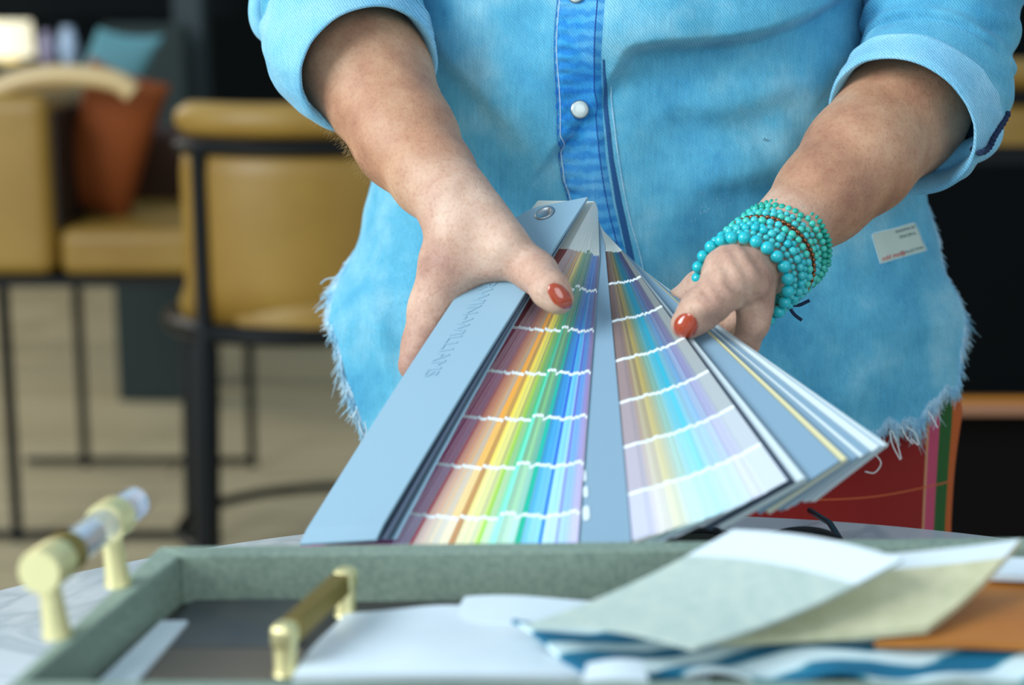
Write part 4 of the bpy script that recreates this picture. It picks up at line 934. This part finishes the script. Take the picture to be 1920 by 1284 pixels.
label_text('odd molly', 0.08, 0.12, 0.19, M_red, 0.2); label_text('KNOWN BY', 0.52, 0.78, 0.12, M_ink); label_text('PEACEFUL', 0.56, 0.60, 0.12, M_ink); label_text('COLLECTION', 0.50, 0.14, 0.11, M_ink)
for k in range(4):
    a, b = [(0.03, 0.06), (0.97, 0.06), (0.97, 0.94), (0.03, 0.94)][k], [(0.97, 0.06), (0.97, 0.94), (0.03, 0.94), (0.03, 0.06)][k]
    tube('label_stitching', [shirt_pt(*quad_px(a[0] + (b[0] - a[0]) * t, a[1] + (b[1] - a[1]) * t), 0.0017) - PO for t in np.linspace(0, 1, 30)], 0.0002, M_thread, lab, 4)
# worn spots and a small tear
def fuzz(name, n, fn, m, parent, L=(0.002, 0.006), r=0.00018, kind=None, seg=4):
    Va, Fa = [], []
    for k in range(n):
        p, d, l = fn(k); P = []; b = nrm(RNG.normal(size=3)); c = b * l * 0.35
        for s in range(seg): t = s / (seg - 1); P.append(p + d * l * t + c * t * t)
        v, f = tube_vf(P, [r] * (seg - 1) + [r * 0.4], 3, len(Va)); Va += v; Fa += f
    o = mesh(name, [v - PO for v in Va], Fa, m, parent)
    if kind: o['kind'] = kind
    return o
spots = [((1318, 345), (10, 55), 60), ((1325, 385), (30, 22), 80), ((1437, 235), (6, 40), 50), ((1360, 375), (16, 40), 40), ((1290, 300), (40, 60), 25), ((700, 470), (16, 60), 40), ((1236, 170), (30, 50), 20)]
def sp(k):
    c, s, _ = spots[RNG.choice(len(spots), p=np.array([q[2] for q in spots]) / sum(q[2] for q in spots))]
    px, py = RNG.normal(c[0], s[0] * 0.4), RNG.normal(c[1], s[1] * 0.4)
    a = shirt_pt(px, py, 0.0004); b = shirt_pt(px + RNG.normal() * 1.5, py + 6, 0.0004); return a, nrm(b - a), RNG.uniform(0.0015, 0.004)
fuzz('worn_threads', 420, sp, M_thread, shirt, r=0.00016, kind='stuff')
fuzz('torn_threads', 16, lambda k: (shirt_pt(1436 + RNG.normal() * 3, 262 + RNG.normal() * 4, 0.0006), nrm(RNG.normal(size=3) * [1, .3, 1]), 0.003), M_navyd, shirt, kind='stuff')
# frayed hem
hem = SV.reshape(nr, na, 3)[-1]; hem_up = SV.reshape(nr, na, 3)[-14]
arc_ = np.concatenate([[0], np.cumsum(np.linalg.norm(np.diff(hem, axis=0), axis=1))])
clump = lambda s: 0.55 + 0.45 * math.sin(s * 420 + 1.3 * math.sin(s * 137)) + 0.5 * math.sin(s * 61)
def fr(k):
    s = RNG.uniform(0, arc_[-1]); i = int(np.clip(np.searchsorted(arc_, s) - 1, 0, na - 2)); p = hem[i] + (hem[i + 1] - hem[i]) * RNG.random(); q = hem_up[i]
    tg = nrm(hem[i + 1] - hem[i]); out = nrm(np.cross(tg, nrm(q - p))); out = out if out @ (p - np.array([0.1, YC, p[2]])) > 0 else -out
    dn_ = nrm(p - q); d_ = nrm(dn_ * 1.0 + out * (0.05 + 0.25 * RNG.random()) + np.array([0, 0, -0.8]) + tg * (RNG.normal() * 0.45 + 0.5 * math.sin(s * 300)))
    return p - dn_ * RNG.uniform(0, 0.006) + out * 0.001, d_, max(0.003, (0.006 + 0.0045 * clump(s)) * RNG.uniform(0.5, 1.4) * (1.8 if RNG.random() < 0.03 else 1))
fuzz('frayed_hem', 5200, fr, M_thread, shirt, r=0.00032, kind='stuff', seg=5)
# long loose ends
def loose(pts, D): 
    Q = spline(np.array([at(x, y, D) for x, y in pts]), 16); return [q - PO for q in Q]
Dh = 1.178
for pts in ([(1672, 806), (1682, 830), (1690, 860)], [(1668, 808), (1674, 835), (1688, 862)], [(1700, 800), (1716, 812), (1722, 834), (1708, 822)], [(1690, 800), (1700, 820), (1712, 832)],
            [(1640, 850), (1652, 868), (1640, 886), (1622, 884)], [(1740, 770), (1752, 790), (1758, 802)], [(672, 790), (680, 812), (692, 826)], [(684, 790), (688, 815), (684, 830)], [(668, 770), (660, 782), (654, 778)]):
    tube('loose_thread', loose(pts, Dh), 0.00042, M_threadw, shirt, 5)
for (x, y, L_, a) in ((626, 520, 26, 2.9), (620, 545, 22, 2.6), (612, 575, 22, 2.9), (640, 700, 20, 2.4), (1806, 640, 18, 0.2), (1800, 590, 18, -0.2)):
    tube('loose_thread', loose([(x, y), (x + L_ * 0.6 * math.cos(a), y + L_ * 0.6 * math.sin(a)), (x + L_ * math.cos(a), y + L_ * math.sin(a) + 6)], 1.25), 0.0004, M_thread, shirt, 5)

# ---- sleeves
def sleeve(path, radii, bands, label, seed, inner_r, squash=0.94):
    P = spline(np.array([p for p in path]), 150); R = np.interp(np.linspace(0, 1, 150), np.linspace(0, 1, len(radii)), radii)
    T, A = frames(P); n = 180; V = []
    s = np.concatenate([[0], np.cumsum(np.linalg.norm(np.diff(P, axis=0), axis=1))])
    rows = []
    for i in range(150):
        th_ = np.linspace(0, 2 * math.pi, n, endpoint=False); r = R[i] * np.ones(n)
        for (b0, b1, th0) in bands:    # rolled turns: each band stands proud of the sleeve behind it
            e = np.sin(th_ * 2 + seed) * 0.003 + 0.002 * np.sin(th_ * 3 + 1)
            r += th0 * (sstep(b1 + e + 0.0022, b1 + e, s[i]) * sstep(b0 - 0.002, b0, s[i]))
        Q = P[i] + np.outer(np.cos(th_) * r, A[i][0]) + np.outer(np.sin(th_) * r * squash, A[i][1])
        nv_ = nrm_rows(Q - P[i]); edge_ = sstep(0, 0.004, s[i])
        wr = vnoise(Q, 55, seed) * 0.0030 + vnoise(Q * np.array([1, 1, 2.2]), 110, seed + 1) * 0.0015 + 0.0016 * np.sin(s[i] * 260 + 2.2 * np.sin(th_ * 2 + seed)) * sstep(0.05, 0.075, s[i])
        Q = Q + nv_ * (wr * (0.35 + 0.65 * sstep(0.0, 0.03, s[i])))[:, None] - nv_ * 0.0012 * (1 - edge_); rows.append(Q)
    first = rows[0]; c0 = P[0]; inn = []
    for k in range(6):
        t = (k + 1) / 6; inn.append(c0 + (first - c0) * (1 - 0.075 * min(1, t * 2.5)) - np.array(T[0]) * -1 * 0.030 * max(0, t - 0.25) * 1.3)
    rows = inn[::-1] + rows; V = np.vstack(rows)
    o = mesh('sleeve', V - PO, gridf(n, len(rows), True), M_denim_pale, shirt); o['label'] = label; o.data.materials.append(M_denim)
    mi = np.array([0 if k < (len(inn) + np.searchsorted(s, bands[-1][1])) * n else 1 for k in range(len(o.data.polygons))], np.int32); o.data.polygons.foreach_set('material_index', mi)
    return o, V
def nrm_rows(A): return A / (np.linalg.norm(A, axis=1)[:, None] + 1e-12)
M_denim_sleeve = M_denim
slL, _ = sleeve([at(694, 134, 1.135), at(655, 92, 1.166), at(650, 35, 1.190), at(652, -60, 1.21), np.array([-0.10, 1.25, 1.20]), np.array([-0.07, 1.285, 1.29])], [0.0470, 0.0550, 0.0560, 0.054, 0.058, 0.060], [(0.0, 0.052, 0.0035)], 'pale rolled cuff and sleeve', 3, 0)
slR, slR_V = sleeve([at(1688, 238, 1.135), at(1722, 195, 1.158), at(1755, 115, 1.185), at(1772, -50, 1.21), np.array([0.30, 1.25, 1.20]), np.array([0.27, 1.285, 1.29])], [0.0480, 0.0510, 0.0520, 0.053, 0.058, 0.060], [(0.0, 0.058, 0.0040), (0.0, 0.033, 0.001)], 'pale rolled cuff and sleeve', 8, 0, 1.0)
# loose corner of the left cuff in the picture and the turned-out serged edge on the right
def lobe(name, pts, w, th, m, parent=shirt):
    P = spline(np.array(pts), 30); V = []; n = 20
    T, A = frames(P)
    for i, p in enumerate(P):
        k = math.sin(math.pi * min(1, max(0.0, i / 29))) ** 0.5
        for j in range(n): t = 2 * math.pi * j / n; V.append(p + nrm(np.cross(T[i], FW)) * w * k * math.cos(t) + FW * th * k * math.sin(t) - PO)
    return mesh(name, V, gridf(n, 30, True), m, parent)
lobe('sleeve_fold', [at(500, -70, 1.20), at(488, 0, 1.20), at(492, 50, 1.20), at(520, 86, 1.195)], 0.008, 0.012, M_denim_pale)
lobe('sleeve_fold', [at(1748, 318, 1.165), at(1800, 292, 1.16), at(1850, 268, 1.16), at(1876, 215, 1.165)], 0.009, 0.012, M_denim_pale)
def on_sleeve(x, y, o):
    p, n = cast(bvhSR, x, y); return p + n * o if p is not None else at(x, y, 1.150)
bvhSR = bvh_of(slR_V, gridf(180, len(slR_V) // 180, True))
ed_ = spline(np.array([on_sleeve(x, y, 0.002) for x, y in ((1812, 258), (1818, 276), (1832, 284), (1848, 276), (1860, 254), (1874, 232), (1886, 210))]), 60)
tube('serged_edge', [p + np.array([0, 0, 0.0006 * math.sin(i * 2.2)]) - PO for i, p in enumerate(ed_)], [0.0018 + 0.0004 * math.sin(i * 1.9) for i in range(60)], M_navyd, slR, 8)
# ---- forearm hair along the lower edge of the left forearm in the picture
def hairfn(k):
    t = RNG.random(); px, py = 575 + 125 * t + RNG.normal() * 5, 228 + 104 * t + RNG.normal() * 4
    for q in range(12):
        h_, n_ = cast(bvhL, px, py)
        if h_ is not None: break
        px += 3; py -= 2
    if h_ is None: h_, n_ = la_b, -FW
    return h_, nrm(n_ * 0.6 + np.array([-0.5, 0, -0.75]) + RNG.normal(size=3) * 0.2), RNG.uniform(0.003, 0.007)
fuzz('arm_hair', 200, hairfn, mat('fair_hair', (150, 120, 70), 0.5), body, r=0.00006, kind='stuff', seg=5)
# ---- skirt
M_skirt = bpy.data.materials.new('red_plaid_weave'); M_skirt.use_nodes = True
def _skirt(m):
    nt = m.node_tree; N = nt.nodes; L = nt.links; b = N['Principled BSDF']; b.inputs['Roughness'].default_value = 0.85
    tc = N.new('ShaderNodeTexCoord'); sx_ = N.new('ShaderNodeSeparateXYZ'); L.new(tc.outputs['Object'], sx_.inputs[0])
    mr = N.new('ShaderNodeMapRange'); mr.inputs['From Min'].default_value = 0.0; mr.inputs['From Max'].default_value = 0.25; L.new(sx_.outputs['X'], mr.inputs['Value'])
    r = N.new('ShaderNodeValToRGB'); r.color_ramp.interpolation = 'CONSTANT'; e = r.color_ramp.elements; e[0].position = 0; e[0].color = lin((146, 14, 12)); e[1].position = 1.0; e[1].color = lin((196, 92, 30))
    o_ = 0.10
    for xp, c_ in ((0.3045, (206, 150, 110)), (0.3068, (196, 74, 110)), (0.3150, (30, 92, 36)), (0.3262, (196, 92, 30))):
        k = e.new(max(0.001, min(0.999, (xp - o_) / 0.25))); k.color = lin(c_)
    L.new(mr.outputs[0], r.inputs[0])
    mz = N.new('ShaderNodeMath'); mz.operation = 'COMPARE'; mz.inputs[1].default_value = 0.736; mz.inputs[2].default_value = 0.0006; L.new(sx_.outputs['Z'], mz.inputs[0])
    mz2 = N.new('ShaderNodeMath'); mz2.operation = 'COMPARE'; mz2.inputs[1].default_value = 0.66; mz2.inputs[2].default_value = 0.0011; L.new(sx_.outputs['Z'], mz2.inputs[0])
    sm = N.new('ShaderNodeMath'); sm.operation = 'ADD'; L.new(mz.outputs[0], sm.inputs[0]); L.new(mz2.outputs[0], sm.inputs[1])
    mx = N.new('ShaderNodeMix'); mx.data_type = 'RGBA'; mx.inputs[7].default_value = lin((200, 96, 56)); L.new(sm.outputs[0], mx.inputs[0]); L.new(r.outputs[0], mx.inputs[6])
    mp = N.new('ShaderNodeMapping'); mp.inputs['Rotation'].default_value = (0, math.radians(-50), 0); L.new(tc.outputs['Object'], mp.inputs[0])
    wv = N.new('ShaderNodeTexWave'); wv.inputs['Scale'].default_value = 180; L.new(mp.outputs[0], wv.inputs['Vector'])
    ma = N.new('ShaderNodeMath'); ma.operation = 'MULTIPLY_ADD'; ma.inputs[1].default_value = 0.5; ma.inputs[2].default_value = 0.6; L.new(wv.outputs['Fac'], ma.inputs[0])
    vm = N.new('ShaderNodeVectorMath'); vm.operation = 'SCALE'; L.new(mx.outputs[2], vm.inputs[0]); L.new(ma.outputs[0], vm.inputs['Scale']); L.new(vm.outputs[0], b.inputs['Base Color'])
    bp = N.new('ShaderNodeBump'); bp.inputs['Distance'].default_value = 0.0008; bp.inputs['Strength'].default_value = 0.5; L.new(wv.outputs['Fac'], bp.inputs['Height']); L.new(bp.outputs[0], b.inputs['Normal'])
_skirt(M_skirt)
V = []; zs = np.linspace(0.98, 0.30, 50)
for z_ in zs:
    hw_ = np.interp(z_, [0.30, 0.6, 0.70, 0.79, 0.98], [0.235, 0.236, 0.238, 0.243, 0.17]); d_ = np.interp(z_, [0.3, 0.8, 0.98], [0.125, 0.108, 0.09])
    for k in range(120):
        t = 2 * math.pi * k / 120; V.append(np.array([0.10 + (hw_ if math.cos(t) > 0 else hw_ * 0.85) * np.sign(math.cos(t)) * abs(math.cos(t)) ** 0.7 * (1 + 0.006 * math.sin(z_ * 40)), YC + 0.01 + d_ * np.sign(math.sin(t)) * abs(math.sin(t)) ** 0.6 + 0.004 * math.sin(7 * t + z_ * 8), z_]) - PO)
mesh('plaid_skirt', V, gridf(120, 50, True), M_skirt, person)

# ------------------------------------------------------------------ turquoise bracelets
wv_ = nrm(-0.43 * XX - 0.38 * UP - 0.80 * FW); C0 = at(1392, 528, 1.032); CE = at(1464, 465, 1.076)
be = bmesh.new(); bmesh.ops.create_uvsphere(be, u_segments=14, v_segments=10, radius=1.0); bead_me = {}
def bead_mesh(m):
    if m.name not in bead_me:
        me = bpy.data.meshes.new('bead'); be.to_mesh(me); me.polygons.foreach_set('use_smooth', [True] * len(me.polygons)); me.materials.append(m); bead_me[m.name] = me
    return bead_me[m.name]
TQ = [mat('turquoise_bright', (34, 190, 200), 0.28, coat=0.3), mat('turquoise_pale', (62, 196, 200), 0.3, coat=0.3), mat('turquoise_green', (30, 172, 150), 0.35, coat=0.2), mat('turquoise_mint', (66, 200, 182), 0.3, coat=0.3), mat('copper_chain', (150, 92, 60), 0.35, 0.9)]
def strand(off, R, d, flat, mats, label, name='bead_bracelet', seed=0, wob=0.0006):
    off *= 1.28; d *= 1.2; rr = np.random.default_rng(seed); C_ = C0 + (CE - C0) * (off / 0.046); R *= 1 + 0.09 * off / 0.046
    e1 = nrm(np.cross(wv_, [0, 0, 1])); e2 = np.cross(wv_, e1); tl = seed * 0.9
    t = empty(name, label, 'bracelet', 'turquoise bead bracelets'); t.location = C_
    n = int(2 * math.pi * R / (d * flat * 1.02)); R2 = n * d * flat * 1.02 / (2 * math.pi); P = []
    for k in range(n):
        a = 2 * math.pi * (k + 0.5 * rr.random() * 0) / n
        p = R2 * (e1 * math.cos(a) + e2 * math.sin(a) * 0.97) + wv_ * (0.0016 * math.sin(a + tl) + rr.normal() * wob)
        P.append(p); tg = nrm(-e1 * math.sin(a) + e2 * math.cos(a)); rd = nrm(np.cross(wv_, tg))
        o = bpy.data.objects.new('bead', bead_mesh(mats[rr.integers(len(mats))])); COL.objects.link(o); o.parent = t; s = d / 2 * (1 + rr.normal() * 0.03)
        from mathutils import Matrix
        M = Matrix(((*(tg * s * flat),), (*(wv_ * s),), (*(rd * s),))).transposed().to_4x4(); M.translation = Vector(p); o.matrix_local = M
    tube('cord', P + [P[0]], 0.0005, M_navyd, t, 5); return t
st = [(0.0, 0.0295, 0.0066, 0.98, [TQ[0]], 'turquoise bracelet of the largest round beads, nearest the thumb'),
      (0.0052, 0.0292, 0.0034, 1.0, [TQ[1]], 'bracelet of small pale beads just behind the largest beads'),
      (0.0092, 0.0300, 0.0046, 1.0, [TQ[1], TQ[0]], 'bracelet of mid sized pale turquoise beads, third from the thumb'),
      (0.0134, 0.0294, 0.0036, 1.0, [TQ[0], TQ[1]], 'bracelet of small bright beads in the middle of the pile, fourth from the thumb'),
      (0.0172, 0.0300, 0.0042, 1.0, [TQ[1], TQ[3]], 'bracelet of pale and mint beads, fifth from the thumb'),
      (0.0238, 0.0297, 0.0040, 1.0, [TQ[3], TQ[1]], 'bracelet of mint beads just past the copper chain'),
      (0.0276, 0.0290, 0.0034, 1.0, [TQ[1], TQ[3]], 'bracelet of small mint beads, third from the forearm end'),
      (0.0316, 0.0290, 0.0040, 0.9, [TQ[3], TQ[2]], 'bracelet of mint green beads, second from the forearm end'),
      (0.0360, 0.0285, 0.0044, 0.62, [TQ[2]], 'bracelet of flat green disc beads, nearest the elbow')]
for i, (a, b, c, d_, e_, f_) in enumerate(st): strand(a, b, c, d_, e_, f_, seed=i)
ch = strand(0.0207, 0.0302, 0.0024, 1.2, [TQ[4]], 'thin copper chain bracelet with dark tied cord ends', 'chain_bracelet', 31, 0.0003)
cl = np.array(ch.location)
for pts in ([(1494, 545), (1486, 566), (1482, 578), (1490, 590), (1503, 600)], [(1484, 572), (1498, 572), (1508, 568), (1518, 563)]):
    tube('cord_end', [q - cl for q in spline(np.array([at(x, y, 1.052) for x, y in pts]), 14)], 0.0011, M_navyd, ch, 8)
tube('cord_knot', [at(1498, 540, 1.05) - cl, at(1493, 549, 1.049) - cl, at(1489, 556, 1.05) - cl], [0.0017, 0.0025, 0.0017], mat('copper_knot', (84, 56, 40), 0.4, 0.6), ch, 8)
